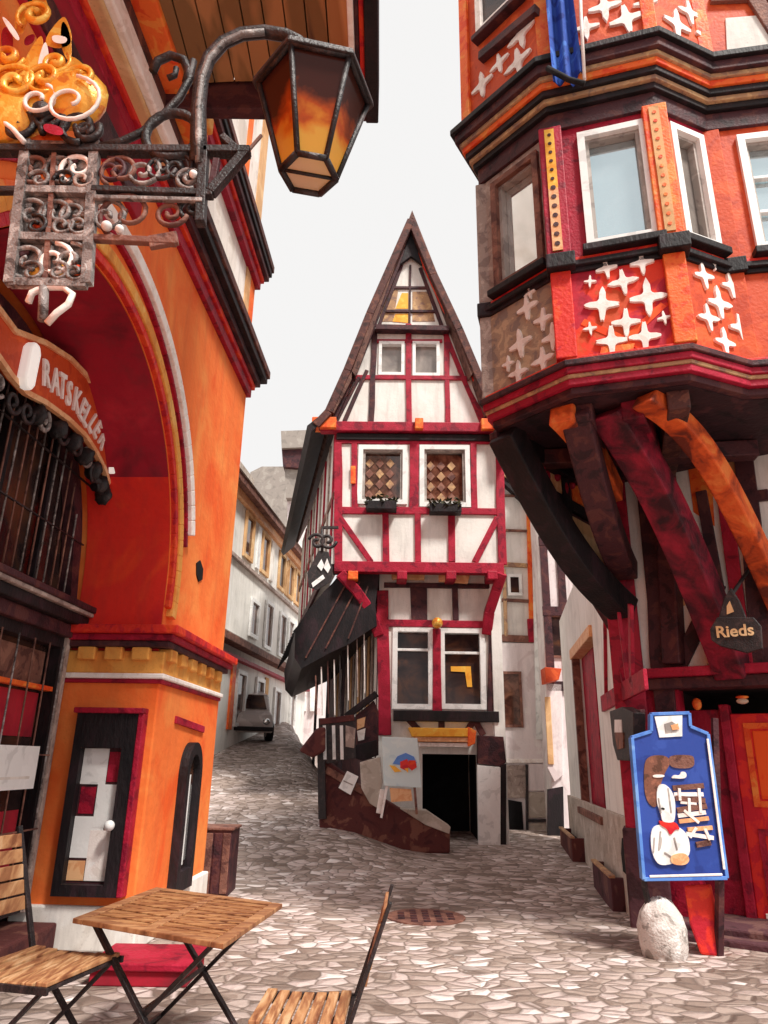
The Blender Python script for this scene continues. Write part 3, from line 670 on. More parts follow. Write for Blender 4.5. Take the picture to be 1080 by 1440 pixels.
# roof: two slopes with flared eaves, running back
def roof(b):
    Lp = [(-1.66, EZ-.08), (-1.2, EZ+.35), (-.75, EZ+1.25), (UA, ZA)]; Rp = [(2.5, EZ-.5), (2.28, EZ+.4), (1.95, EZ+1.3), (UA, ZA)]
    for Q_ in (Lp, Rp):
        for i in range(3):
            a, c = Q_[i], Q_[i+1]; t = .16
            A = [C.W(a[0], a[1], .28), C.W(c[0], c[1], .28), C.W(c[0], c[1]-t*1.3, .28), C.W(a[0]+(t*.6 if Q_ is Lp else -t*.6), a[1]-t*.8, .28)]
            b.loft(A, [v+BD*10 for v in A], 'roof_brown' if Q_ is Rp or i > 0 else 'black_timber')
part('roof', ch, roof)
def barge(b):
    for pts, m, w in (([(444, 597), (462, 578), (488, 520), (520, 440), (578, 308)], 'umber_timber', .17), ([(578, 308), (610, 385), (646, 462), (682, 548), (704, 600), (708, 640)], 'umber_timber', .17)):
        for i in range(len(pts)-1): b.beam(C, pts[i], pts[i+1], w, .1, .31+.004*i, m)
    for pts in ([(590, 355), (636, 455), (672, 540), (695, 600)],):
        for i in range(len(pts)-1): b.beam(C, pts[i], pts[i+1], .13, .06, .12+.003*i, 'red_timber')
    for pts in ([(568, 350), (535, 430), (500, 520), (468, 590)],):
        for i in range(len(pts)-1): b.beam(C, pts[i], pts[i+1], .12, .06, .12+.003*i, 'dark_timber')
    b.poly(C, [(578, 325), (562, 372), (578, 360), (594, 372)], .05, .14, 'black_timber')
part('bargeboard', ch, barge, .012)
def gt(b):
    cr, dk = 'crimson_timber', 'dark_timber'
    for a, c, w, m in (((527, 462), (521, 606), .12, dk), ((574, 455), (575, 606), .13, cr), ((628, 470), (630, 606), .12, cr), ((516, 520), (484, 592), .09, dk), ((622, 458), (681, 600), .1, cr),
                       ((500, 530), (660, 531), .1, cr), ((529, 479), (622, 479), .09, cr), ((565, 372), (531, 462), .08, dk), ((591, 376), (622, 460), .08, dk), ((553, 404), (602, 404), .07, dk),
                       ((543, 437), (614, 437), .07, dk), ((577, 372), (576, 456), .05, dk), ((505, 530), (470, 598), .07, dk), ((645, 520), (688, 600), .06, cr)):
        b.beam(C, a, c, w, -.02, .035+random.random()*.012, m, wob=.05)
    b.beam(C, (528, 459), (632, 461), .13, 0, .2, dk)
part('timber', ch, gt, .008, 'timbers of the upper gable')
part('yellow_shutter', ch, lambda b: (b.poly(C, [(565, 412), (574, 412), (574, 434), (556, 434)], -.01, .012, 'yellow_paint'), b.poly(C, [(556, 441), (574, 441), (574, 454), (552, 452)], -.01, .012, 'yellow_paint')))
part('attic_boards', ch, lambda b: (b.poly(C, [(542, 408), (560, 408), (553, 452), (533, 452)], -.01, .008, 'tan_panel'), b.poly(C, [(580, 410), (602, 410), (612, 452), (580, 452)], -.01, .008, 'tan_panel')))
for i, w in enumerate(aw): window(C, *w, ch, fw=.07, pane='grey_glass', frame='white_paint' if i else 'white_paint', rec=.1, rails=(), mull=(), sill=None)
def eb(b):
    b.rect(C, UE0-.35, UE1+.12, EZ-.13, EZ+.1, -.05, .16, 'crimson_timber'); b.rect(C, UE0, UE1-.0, EZ-.3, EZ-.14, -.05, .08, 'black_timber')
    for u in (UE0-.3, .72, UE1-.12): b.rect(C, u-.09 if u == .72 else u-.22, u+.09 if u == .72 else u+.3, EZ-.11, EZ+.15, 0, .26, 'orange_timber')
part('eaves_beam', ch, eb, .02)
def mt(b):
    cr = 'crimson_timber'
    for a, c, w in (((475, 622), (476, 794), .17), ((498, 622), (499, 716), .13), ((582, 622), (582, 716), .2), ((666, 622), (667, 716), .14), ((702, 622), (707, 794), .17),
                    ((470, 717), (706, 719), .15), ((542, 720), (543, 790), .14), ((587, 720), (588, 790), .13), ((635, 720), (636, 790), .14), ((478, 727), (522, 790), .12), ((700, 727), (668, 790), .12),
                    ((470, 620), (704, 621), .1)):
        b.beam(C, a, c, w, -.02, .04+random.random()*.015, cr, wob=.04)
    b.beam(C, (470, 796), (709, 799), .22, -.1, .10, cr)
    for y in (650,): b.poly(C, [(493, 655), (500, 655), (500, 680), (493, 680)], .03, .062, 'orange_timber')
part('timber', ch, mt, .01, 'crimson timbers of the second storey')
for w in mw:
    wn = window(C, *w, ch, fw=.1, pane='brown_glass', frame='white_paint', rec=.12, rim='grey_paint')
    def lozenge(b, w=w):
        for r_ in range(4):
            for c_ in range(3):
                cu, cz = w[0]+.24+c_*.22+(.0 if r_ % 2 else .0), w[2]+.25+r_*.24
                b.prism(C, [(cu-.09, cz), (cu, cz-.11), (cu+.09, cz), (cu, cz+.11)], -.118, -.10, 'tan_panel' if (r_+c_) % 2 else 'brown_timber')
    part('lozenge_pattern', wn, lozenge)
    fb = part('flower_box', ch, lambda b: b.rect(C, w[0]+.2, w[1]-.22, w[2]-.2, w[2]-.02, .04, .3, 'black_timber'), .01)
    def lv_(b, w=w):
        r = random.Random(int(w[0]*100))
        for _ in range(90):
            c = C.W(r.uniform(w[0]+.18, w[1]-.2), w[2]+r.uniform(-.1, .1), r.uniform(.06, .32)); d = Vector((r.uniform(-1, 1), r.uniform(-1, 1), r.uniform(-.5, 1))).normalized()*.06; e = d.cross(Vector((r.random(), r.random(), r.random()))).normalized()*.03
            b.add([c-d, c+e, c+d, c-e], [[0, 1, 2, 3]], 'leaves')
    part('foliage', fb, lv_)
# first floor
def lt(b):
    cr, dk = 'crimson_timber', 'dark_timber'
    for a, c, w, m in (((538, 830), (541, 1034), .24, cr), ((614, 884), (615, 1000), .17, cr), ((545, 876), (680, 878), .15, cr), ((694, 880), (693, 1012), .2, dk), ((589, 826), (590, 872), .34, dk), ((640, 826), (641, 872), .12, dk), ((540, 822), (690, 824), .1, dk)):
        b.beam(C1, a, c, w, -.02, .05+random.random()*.02, m, wob=.03)
    b.beam(C1, (553, 1006), (702, 1008), .2, -.02, .14, 'black_timber')
    for a, c in (((572, 1008), (590, 1028)), ((621, 1010), (621, 1026)), ((668, 1010), (656, 1030)), ((668, 1012), (680, 1034))): b.beam(C1, a, c, .12, 0, .07, dk)
part('timber', ch, lt, .01, 'dark and crimson timbers of the first storey')
for pts in ([(478, 806), (500, 830), (520, 858), (532, 892)], [(706, 806), (698, 830), (688, 860), (684, 890)]):
    def brk(b):
        P_ = [C.P(x, y, .06-.42*i/3) for i, (x, y) in enumerate(pts)]
        for i in range(3): b.bar(P_[i], P_[i+1]+(P_[i+1]-P_[i])*.06, .2, .2, 'crimson_timber', up=(0, 1, 0))
    part('bracket', ch, brk, .02)
for x in (497, 565, 633, 690): part('joist_end', ch, lambda b: b.box(C.P(x, 806, -.1)+Vector((0, 0, -.1)), (.2, .5, .18), 'crimson_timber' if x != 497 else 'orange_timber'), .02)
part('nesting_ledge', ch, lambda b: (b.poly(C1, [(551, 801), (598, 803), (597, 815), (551, 814)], .1, .2, 'tan_plaster'), b.poly(C1, [(617, 803), (662, 804), (658, 820), (617, 817)], .1, .2, 'skin_paint')), .01)
for w in lw: window(C1, *w, ch, fw=.1, pane='dark_glass', frame='white_paint', rec=.12, rails=(.75,) if w is lw[0] else (.72,))
part('curtain', ch, lambda b: b.poly(C1, [(634, 937), (662, 937), (664, 966), (657, 966), (654, 945), (634, 944)], -.115, -.10, 'yellow_paint'))
part('globe_lamp', ch, lambda b: (b.ball(C1.P(615, 876, .2), .11, 'gold'), b.tube([C1.P(615, 873, 0), C1.P(615, 873, .15)], .03, 'iron')))
def hd(b):
    b.poly(C1, [(574, 1023), (664, 1024), (668, 1036), (580, 1036)], .0, .35, 'yellow_paint'); b.poly(C1, [(582, 1036), (664, 1037), (664, 1044), (588, 1043)], .0, .32, 'skin_paint')
    b.poly(C1, [(588, 1044), (664, 1045), (662, 1051), (590, 1050)], .0, .28, 'ivory_paint'); b.poly(C1, [(658, 1022), (670, 1028), (668, 1046), (658, 1050)], .1, .36, 'orange_timber')
part('door_hood', ch, hd, .01)
def base(b):
    b.poly(C1, [(672, 1034), (708, 1036), (712, 1072), (704, 1078), (672, 1074)], .0, .2, 'dark_timber')
    b.poly(C1, [(703, 1076), (712, 1074), (712, 1200), (703, 1200)], .0, .2, 'black_timber')
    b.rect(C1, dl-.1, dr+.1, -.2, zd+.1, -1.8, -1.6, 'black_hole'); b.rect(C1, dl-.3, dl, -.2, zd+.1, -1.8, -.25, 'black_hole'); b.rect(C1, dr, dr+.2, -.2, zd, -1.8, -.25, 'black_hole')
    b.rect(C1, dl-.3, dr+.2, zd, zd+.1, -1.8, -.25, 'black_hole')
part('doorway', ch, base, .006)
part('door_leaf', ch, lambda b: b.poly(C1, [(671, 1076), (704, 1079), (704, 1196), (673, 1192)], .2, .27, 'white_paint'), .01)
cn = thing('side_shade_mass', 'solid dark mass shaped for the timber shade beside the gabled house', 'shade mass', S1.W(3, 3.2, .3))
def can(b):  # black solid put where the timbers under the jetty lie in shade
    pf = [(534, 802), (482, 806), (455, 832), (430, 862), (415, 888), (414, 925), (424, 940), (442, 930), (464, 918), (492, 905), (516, 888), (530, 880), (528, 850)]
    A = [aty(x, y, 14.1) for x, y in pf]; b.loft(A, [v+BD*7+Vector((.05*i, 0, 0)) for i, v in enumerate(A)], 'black_timber')
    for (a_, c_, m_) in (((490, 815), (430, 925), 'umber_timber'), ((506, 818), (458, 912), 'umber_timber'), ((518, 824), (490, 898), 'umber_timber')): b.bar(aty(*a_, 14.09), aty(*c_, 14.09), .05, .03, m_)
    for k in range(16):
        o = BD*(.2+.42*k)
        b.bar(A[1]+o+Vector((-.02, 0, .02)), A[4]+o+Vector((-.02, 0, .02)), .03, .03, 'rubber')
part('sheet', cn, can)
for u in (.6, 3.2, 6): part('post', cn, lambda b: b.bar(S1.W(u, .8, .6), S1.W(u, 3.9, .6), .07, .07, 'black_timber'))
for x, y0_, y1_, m_ in ((444, 950, 1005, 'brown_timber'), (452, 938, 1006, 'ivory_paint'), (461, 930, 1004, 'umber_timber'), (470, 928, 1006, 'ivory_paint'), (478, 922, 1004, 'iron'), (489, 905, 985, 'ivory_paint'), (502, 896, 980, 'grey_timber'), (512, 890, 975, 'ivory_paint')):
    part('hanging_strip', cn, lambda b: b.bar(aty(x, y0_, 14.3), aty(x+1, y1_, 14.3), .09, .02, m_))
hs = thing('hanging_guild_sign', 'black scrolled iron sign with white insets hanging beside the gabled house', 'sign', aty(450, 745, 13.8))
A_ = lambda x, y, d=0: aty(x, y, 13.3+d)
def hsb(b):
    X, Z = Vector((1, 0, 0)), Vector((0, 0, 1))
    b.tube(spiral(A_(446, 762), .03, .17, 1.3, X, Z, a0=1), .035, 'iron', 6); b.tube(spiral(A_(461, 760), .03, .17, 1.3, X, Z, a0=-2), .035, 'iron', 6)
    b.tube([A_(453, 744), A_(453, 775)], .03, 'iron'); b.bar(A_(452, 742), A_(476, 742), .05, .05, 'iron')
part('bracket', hs, hsb)
part('shield', hs, lambda b: b.loft(*[[A_(x, y, d) for x, y in ((448, 774), (462, 776), (468, 800), (466, 818), (446, 830), (434, 826), (432, 806))] for d in (0, .08)], 'iron'), .01)
def hsi(b):
    for pts in (((452, 786), (456, 795), (452, 803), (446, 796)), ((438, 820), (454, 808), (457, 813), (440, 826)), ((460, 785), (465, 798), (461, 806), (455, 798))): b.loft([A_(x, y, -.02) for x, y in pts], [A_(x, y, .01) for x, y in pts], 'white_paint')
part('inset', hs, hsi)

# ================================================================== HOUSE BEHIND, RIGHT OF THE GABLE
D = PL(0, 16.6, 92, n=(0, -1, 0))
rh = thing('rear_white_house', 'white house with a thin orange timber grid behind the gabled house', 'house', D.P(735, 1180))
gl, gr = D.uv(700, 900)[0], D.uv(764, 900)[0]
def rw(b):
    z2 = D.uv(740, 905)[1]; pk = D.uv(712, 655); e2 = D.uv(750, 700)
    b.prism(D, [(gl, -.2), (gr, -.2), (gr, e2[1]-.1), (pk[0], pk[1]), (gl, pk[1]-.3)], -5, 0, 'white_plaster')
    b.rect(D, gl, gr+.01, 0, z2, -.1, .06, 'pink_plaster')
part('wall', rh, rw)
def rt_(b):
    for a, c, w, m in (((706, 696), (742, 697), .05, 'brown_timber'), ((706, 745), (742, 746), .05, 'brown_timber'), ((706, 793), (742, 795), .1, 'tan_panel'), ((706, 843), (744, 845), .07, 'brown_timber'),
                       ((706, 897), (750, 899), .16, 'brown_timber'), ((743, 700), (748, 895), .1, 'orange_timber'), ((709, 800), (712, 895), .08, 'tan_panel'), ((704, 660), (704, 820), .1, 'crimson_timber')):
        b.beam(D, a, c, w, 0, .08, m)
    b.beam(D, (748, 870), (750, 903), .2, 0, .1, 'crimson_timber')
part('timber', rh, rt_, .008)
part('roof', rh, lambda b: (b.beam(D, (702, 668), (745, 708), .16, -4.5, .2, 'black_timber'), b.beam(D, (704, 664), (754, 690), .1, -4.5, .25, 'tan_panel')), .01)
part('downpipe', rh, lambda b: b.tube([D.P(x, y, .12) for x, y in ((744, 690), (752, 705), (755, 760), (757, 850), (760, 960), (762, 1040))], .12, 'white_paint', 8))
window(D, *wpx(D, 714, 733, 808, 838), rh, off=.0, fw=.07, pane='dark_glass', rec=-.015, proud=.06)
window(D, *wpx(D, 701, 732, 945, 1023), rh, off=.06, fw=.06, frame='brown_timber', pane='brown_glass', rec=-.015)
def rp(b):
    z = D.uv(740, 1072)[1]
    for i, (x0, x1, y0, y1, m) in enumerate(((712, 740, 1076, 1122, 'grey_timber'), (743, 768, 1074, 1112, 'pink_plaster'), (743, 768, 1114, 1150, 'stone'), (742, 768, 1157, 1184, 'stone'))):
        b.poly(D, [(x0, y0), (x1, y0), (x1, y1), (x0, y1)], .06, .1, m)
    b.poly(D, [(712, 1124), (734, 1128), (738, 1190), (712, 1190)], .06, .09, 'black_hole'); b.beam(D, (741, 1075), (742, 1196), .05, .06, .14, 'iron')
    b.poly(D, [(743, 1152), (768, 1152), (768, 1156), (743, 1156)], .06, .12, 'iron')
    b.beam(D, (700, 1070), (768, 1070), .08, .06, .12, 'ivory_paint')
part('cellar_hatch', rh, rp, .004)
ah = thing('alley_house', 'narrow pale house front with dark timbers in the alley right of the white house', 'house', aty(790, 1180, 15))
D2 = PL(0, 15.6, 92, n=(0, -1, 0))
def ahw(b):
    a, c = D2.uv(765, 900)[0], D2.uv(830, 900)[0]
    b.rect(D2, a, c, 0, 8.6, -3, 0, 'pink_plaster')
    for z in (3.0, 4.6, 6.2, 7.6): b.rect(D2, a, c, z, z+.2, 0, .06, 'dark_timber')
    for k in range(3): b.rect(D2, a+.02+k*.36, a+.18+k*.36, 3.2, 8.6, 0, .05, 'dark_timber')
part('wall', ah, ahw)
def ahp(b):
    b.poly(D2, [(768, 960), (790, 962), (792, 1090), (780, 1100), (770, 1080)], 0, .06, 'pink_plaster'); b.beam(D2, (770, 980), (775, 1075), .12, .06, .09, 'tan_plaster')
part('pilaster', ah, ahp, .01)
part('canopy', ah, lambda b: b.poly(D2, [(766, 938), (790, 940), (786, 956), (768, 960)], 0, .5, 'orange_panel'), .01)
for y0, y1 in ((700, 740), (865, 925)):
    window(D2, *wpx(D2, 768, 790, y0, y1), ah, fw=.05, frame='brown_timber', pane='dark_glass', rec=-.015)
part('door', ah, lambda b: b.poly(D2, [(770, 1110), (792, 1106), (794, 1190), (770, 1190)], 0, .05, 'black_timber'))

# ================================================================== ORIEL HOUSE (right)
A0 = Vector((1.745, 6.0)); Fp = PL(1.745, 6.0, 107, n=(0, -1, 0))
WF = 1.06; B0 = Fp.W(WF, 0).xy
Lp = PL(A0.x, A0.y, 140, n=(-1, -1, 0)); LW = 1.0                      # runs from A to the far left end at u = -LW
Rp = PL(B0.x, B0.y, 68, n=(1, -1, 0)); RW = .72
E0 = Rp.W(RW, 0).xy; Mp = PL(E0.x, E0.y, 100, n=(0, -1, 0)); MW = 2.0
oh = thing('oriel_house', 'tall red timbered house with an overhanging star-carved bay at the right', 'house', (2.753, 8.353, 0))
Lend = Lp.W(-LW, 0).xy; Mend = Mp.W(MW, 0).xy
K0 = Vector((2.98, 9.85))
def outline(o):
    """bay plan grown outward by o"""
    def inter(p, q):
        a = p.W(0, 0, o); b_ = q.W(0, 0, o); d1, d2 = p.u, q.u
        det = d1.x*d2.y-d1.y*d2.x; t = ((b_.x-a.x)*d2.y-(b_.y-a.y)*d2.x)/det; return a+d1*t
    l0 = Lp.W(-LW-o*.6, 0, o); m1 = Mp.W(MW, 0, o)
    return [l0, inter(Lp, Fp), inter(Fp, Rp), inter(Rp, Mp), m1, Vector((Mend.x, 9.7, 0)), Vector((K0.x-o*.8, K0.y+o*.3, 0))]
def slab(b, z0, z1, o, m):
    P_ = outline(o); b.loft([Vector((p.x, p.y, z0)) for p in P_], [Vector((p.x, p.y, z1)) for p in P_], m)
def low_corn(b):
    slab(b, 4.86, 4.93, -.02, 'dark_timber'); slab(b, 4.93, 5.0, .03, 'crimson_timber'); slab(b, 5.0, 5.04, .045, 'tan_panel'); slab(b, 5.04, 5.11, .07, 'crimson_timber'); slab(b, 5.11, 5.17, .10, 'dark_timber'); slab(b, 5.17, 5.22, .05, 'red_timber')
part('lower_cornice', oh, low_corn, .008)
def up_corn(b):
    z = 8.05
    for dz0, dz1, o, m in ((0, .22, .04, 'dark_timber'), (.22, .30, .09, 'black_timber'), (.30, .36, .13, 'tan_panel'), (.36, .44, .17, 'black_timber'), (.44, .52, .2, 'orange_timber'), (.52, .58, .23, 'tan_panel'), (.58, .70, .28, 'dark_timber'), (.70, .78, .33, 'black_timber')):
        slab(b, z+dz0, z+dz1, o, m)
part('upper_cornice', oh, up_corn, .008)
def drip(b): slab(b, 6.24, 6.3, .07, 'black_timber'); slab(b, 6.3, 6.36, .03, 'red_timber'); slab(b, 6.19, 6.24, .03, 'black_timber')
part('sill_course', oh, drip, .008)
part('core', oh, lambda b: slab(b, 5.0, 8.1, -.3, 'dark_timber'))
# storey walls with openings
wins = {'F': (Fp, 0, WF, .27, .965), 'L': (Lp, -LW, 0, -.84, -.17), 'R': (Rp, 0, RW, .16, .62), 'M': (Mp, 0, MW, .28, 1.15)}
for k, (pl, a, c, wa_, wb_) in wins.items():
    body = {'F': 'crimson_timber', 'L': 'grey_timber', 'R': 'crimson_timber', 'M': 'orange_panel'}[k]  # left facet coloured grey because that side lies in shade
    part('wall', oh, lambda b: cut(b, pl, R4(a, c, 6.3, 8.1), [R4(wa_, wb_, 6.45, 7.93)], -.18, 0, body), label='window storey wall')
    pane = {'F': 'sky_glass', 'L': 'pale_glass', 'R': 'grey_glass', 'M': 'sky_glass'}[k]
    window(pl, wa_, wb_, 6.45, 7.93, oh, fw=.075, frame='white_paint' if k != 'L' else 'brown_timber', pane=pane, rec=.1, rails=() if k in 'FL' else ((.33, .66) if k == 'M' else ()), mull=(.5,) if k == 'M' else (), sill='black_timber', rim='grey_paint', proud=.05)
    pm = {'F': 'crimson_panel', 'L': 'beige_panel', 'R': 'orange_panel', 'M': 'orange_panel'}[k]  # left panel in muted beige, its shade put into the colour
    part('carved_panel', oh, lambda b: b.rect(pl, a, c, 5.2, 6.2, -.15, 0, pm))
def star(b, pl, px, py, r, m='ivory_paint', o=.0, rot=0, asp=1.15):
    c = pl.uv(px, py, o+.03); pts = []
    if 8 < c[1] < 8.9+r*.7: return
    for i in range(4):
        a = rot+math.pi*i/2; ca, sa = math.cos(a), math.sin(a); wv = random.uniform(.85, 1.15)
        for x, y in ((.36, -.2), (.72, -.17*wv), (.98, -.09), (1.02*wv, 0), (.98, .09), (.72, .17*wv), (.36, .2), (.26, .26)):
            pts.append((c[0]+r*(x*ca-y*sa), c[1]+r*asp*(x*sa+y*ca)))
    b.prism(pl, pts, o-.005, o+.03, m)
z6 = lambda x, y: (640+x/2.4545, y/2.4545)
def stars(pl, L_, o=.0, r=.13):
    def f(b):
        for (x, y, s) in L_: star(b, pl, *z6(x, y), r*s, o=o, rot=random.uniform(-.12, .12))
    return f
part('star_carving', oh, stars(Fp, [(580, 970, 1), (508, 1050, 1.25), (665, 1025, 1.3), (590, 1110, 1.05), (540, 1175, 1.15), (655, 1160, 1.1), (522, 925, .8), (645, 905, .9), (722, 1095, .5), (466, 1132, .5), (465, 970, .45)]), .004)
part('star_carving', oh, stars(Rp, [(862, 950, 1), (915, 1045, 1.2), (878, 1095, 1.0), (955, 985, 1.0), (988, 1130, 1.1), (935, 1180, 1.0), (895, 905, .6)]), .004)
part('star_carving', oh, stars(Lp, [(245, 1060, 1), (335, 1160, 1.05), (222, 1185, 1.15), (300, 1100, .9), (215, 1285, .9), (300, 1240, 1), (180, 1255, .6), (255, 1010, .5)]), .004)
# crossed bands of colour on the carved panels
def bands(b):
    for s in ((z6(440, 1110), z6(690, 1215)), (z6(560, 1200), z6(720, 1050))): b.beam(Fp, *s, .07, -.002, .006, 'bright_orange_paint')
    b.poly(Fp, [z6(505, 1195), z6(620, 1185), z6(610, 1220), z6(500, 1225)], -.002, .02, 'orange_timber')
part('painted_band', oh, bands)
# corner posts with carved strips
def corner(b, x, y, z0, z1, w, m): b.box((x, y, (z0+z1)/2), (w, w, z1-z0), m, math.radians(-15))
def posts(b):
    for (P_, m) in ((A0, 'crimson_timber'), (B0, 'orange_timber')):
        corner(b, P_.x, P_.y+.03, 6.3, 8.05, .24, m); corner(b, P_.x, P_.y+.04, 5.21, 6.2, .2, 'red_timber' if P_ is A0 else 'orange_timber')
        corner(b, P_.x, P_.y, 6.2, 6.37, .285, 'black_timber')
    for (P_, m) in ((Lend, 'grey_timber'), (E0, 'orange_panel')): corner(b, P_.x+.04, P_.y+.06, 5.2, 8.05, .2, m); corner(b, P_.x+.04, P_.y+.04, 6.19, 6.36, .25, 'black_timber')
part('corner_post', oh, posts, .012)
for (q0, m_, dots) in ((A0, 'yellow_paint', 1), (B0, 'tan_plaster', 0)):
    def strip(b):
        pl = PL(q0.x, q0.y+.03, 105, n=(0, -1, 0)); o = .125
        b.rect(pl, -.06, .04, 6.42, 8.0, o-.01, o+.012, m_)
        for i in range(13):
            z = 6.5+i*.118; rr = .02 if (i > 6 or not dots) else .028
            b.prism(pl, [(-.01+rr*math.cos(a*.785), z+rr*math.sin(a*.785)) for a in range(8)], o+.012, o+.02, 'dark_timber' if dots else 'orange_timber')
        if dots: b.rect(pl, -.06, .04, 6.42, 7.2, o, o+.0135, 'skin_paint')
    part('carved_strip', oh, strip)
# top storey
TO = .24
def topw(b):
    slab(b, 8.83, 11.4, TO-.06, 'orange_panel')
part('top_wall', oh, topw)
oF = TO-.06
class Off(PL):
    def __init__(s, p, o): s.o = p.o+p.n*o; s.u = p.u; s.n = p.n
Ft, Lt, Rt, Mt = (Off(p, oF) for p in (Fp, Lp, Rp, Mp))
part('star_carving', oh, stars(Ft, [(515, 20, 1.1), (452, 92, .9), (592, 62, 1.2), (522, 130, 1.15), (665, 100, 1.1), (655, 8, .8), (465, 185, .8), (600, 158, .8), (580, -60, 1), (660, -80, 1.1)], r=.16), .004)
part('star_carving', oh, stars(Rt, [(768, 80, 1.3), (812, 40, 1.1), (872, 125, 1.1), (832, 180, 1.0), (850, 60, .7)], r=.15), .004)
part('star_carving', oh, stars(Lt, [(225, 115, 1.1), (90, 290, 1), (178, 312, 1), (215, 210, 1.1), (150, 215, .8), (95, 380, .6)], r=.17), .004)
window(Lt, *wpx(Lt, 675, 748, -120, 55), oh, fw=.08, frame='ivory_paint', pane='dark_glass', rec=-.02, proud=.08, sill='dark_timber', mull=(.5,))
def topt(b):
    b.beam(Lt, (672, 78), (752, 10), .12, 0, .1, 'dark_timber'); b.rect(Mt, .0, .14, 8.83, 11.39, 0, .04, 'orange_timber')
    b.poly(Mt, [(1020, 25), (1080, 20), (1150, 30), (1150, 98), (1024, 108)], 0, .015, 'white_plaster'); b.beam(Mt, (1040, -40), (1110, 70), .16, 0, .05, 'brown_timber')
    b.beam(Mt, (1000, -5), (1150, -12), .14, 0, .05, 'brown_timber')
    for p, u in ((Ft, 0), (Ft, WF+.05)): b.rect(p, u-.07, u+.07, 8.83, 11.39, .0, .04, 'orange_timber')
    b.rect(Lt, -LW-.1, -LW+.03, 8.83, 11.39, 0, .05, 'orange_timber')
part('timber', oh, topt, .008, 'timbers of the top storey')
# overhanging floor and struts
Wc = Vector((2.753, 8.353)); Wp = PL(Wc.x, Wc.y, 8, n=(-1, 0, 0)); Qp = PL(Wc.x, Wc.y, 125, n=(-1, -1, 0)); QW = 2.6
zs = 1.0
def lowwalls(b):
    dz1 = 3.35; d0, d1 = 1.9, 4.3
    cut(b, Wp, [(0, 0), (6.2, 0), (6.2, 4.3), (3.4, 4.45), (0, 4.45)], [R4(d0, d1, .85, dz1)], -.25, 0, 'white_plaster')
part('side_wall', oh, lowwalls)
part('upper_side_wall', oh, lambda b: b.rect(Wp, 0, 3.4, 4.45, 4.87, -.25, -.002, 'dark_timber'))
def plinth(b):
    b.rect(Wp, -.02, 6.2, -.3, zs, 0, .06, 'stone')
    b.poly(Wp, [(874, 1178), (882, 1180), (886, 1210), (882, 1232), (876, 1226), (873, 1200)], .055, .072, 'black_hole')
part('plinth', oh, plinth, .012)
dr_ = part('side_door', oh, lambda b: (b.rect(Wp, 1.95, 4.25, .85, 3.3, -.22, -.18, 'dark_timber'), b.rect(Wp, 2.9, 4.25, .87, 3.28, -.18, -.13, 'crimson_timber'), b.rect(Wp, 1.85, 4.35, .8, .9, -.2, .1, 'brown_timber')), .01)
part('frame', dr_, lambda b: (b.rect(Wp, 4.25, 4.36, .85, 3.4, -.1, .03, 'brown_timber'), b.rect(Wp, 1.9, 4.4, 3.28, 3.45, -.2, .05, 'skin_paint')), .01)
def sidetim(b):
    cr = 'crimson_timber'
    for a, c, w in (((852, 862), (876, 968), .07), ((848, 860), (850, 985), .05), ((866, 848), (880, 960), .05), ((845, 990), (905, 955), .2), ((884, 850), (886, 960), .12)):
        b.beam(Wp, a, c, w, 0, .04, cr)
    b.beam(Wp, (858, 1003), (900, 1000), .03, 0, .05, 'dark_timber')
part('timber', oh, sidetim, .006, 'crimson laths beside the side door')
# corner post and front wall
def cpost(b):
    b.box((Wc.x+.08, Wc.y-.02, 2.6), (.34, .34, 4.9), 'crimson_timber', math.radians(-20))
    b.box((Wc.x+.08, Wc.y-.04, .45), (.42, .42, .95), 'dark_stone', math.radians(-20))
part('post', oh, cpost, .02)
def qwall(b):
    cut(b, Qp, R4(.1, QW+1.5, 2.4, 4.9), [], -.25, 0, 'white_plaster')
    b.rect(Qp, .1, .6, 0, 2.4, -.25, 0, 'crimson_timber')
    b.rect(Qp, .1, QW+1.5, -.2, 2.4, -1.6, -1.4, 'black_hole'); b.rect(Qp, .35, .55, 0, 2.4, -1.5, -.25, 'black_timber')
part('front_wall', oh, qwall)
def qt(b):
    dk, cr = 'dark_timber', 'crimson_timber'
    for a, c, w, m in (((905, 640), (935, 1000), .22, dk), ((935, 800), (1000, 778), .14, dk), ((945, 955), (1010, 820), .17, dk), ((1045, 640), (1075, 940), .2, dk), ((1030, 700), (1080, 695), .12, dk), ((1060, 770), (1120, 768), .14, dk),
                       ((1010, 640), (1050, 940), .14, cr), ((985, 690), (1010, 830), .12, dk)):
        b.beam(Qp, a, c, w, 0, .05+random.random()*.012, m, wob=.03)
    b.poly(Qp, [(909, 645), (935, 650), (945, 770), (930, 786)], 0, .012, 'tan_plaster'); b.poly(Qp, [(965, 640), (1000, 655), (1005, 740), (975, 720)], 0, .012, 'orange_timber'); b.poly(Qp, [(935, 790), (1000, 782), (1006, 830), (945, 860)], 0, .012, 'tan_plaster'); b.poly(Qp, [(1012, 640), (1040, 645), (1048, 720), (1020, 700)], 0, .013, 'tan_plaster')
part('timber', oh, qt, .008, 'dark timbers of the front wall')
part('lintel', oh, lambda b: (b.rect(Qp, .3, QW+1.5, 2.34, 2.46, -.2, .12, 'dark_timber'), b.rect(Qp, .3, QW+1.5, 2.46, 2.56, -.2, .2, 'crimson_timber')), .012)
fd = part('front_door', oh, lambda b: (b.rect(Qp, 1.02, 2.1, .1, 2.1, -.5, -.42, 'red_paint'), b.rect(Qp, .92, 1.02, .0, 2.2, -.55, -.38, 'crimson_timber'), b.rect(Qp, .5, .92, .05, 2.15, -.52, -.45, 'crimson_timber')), .01)
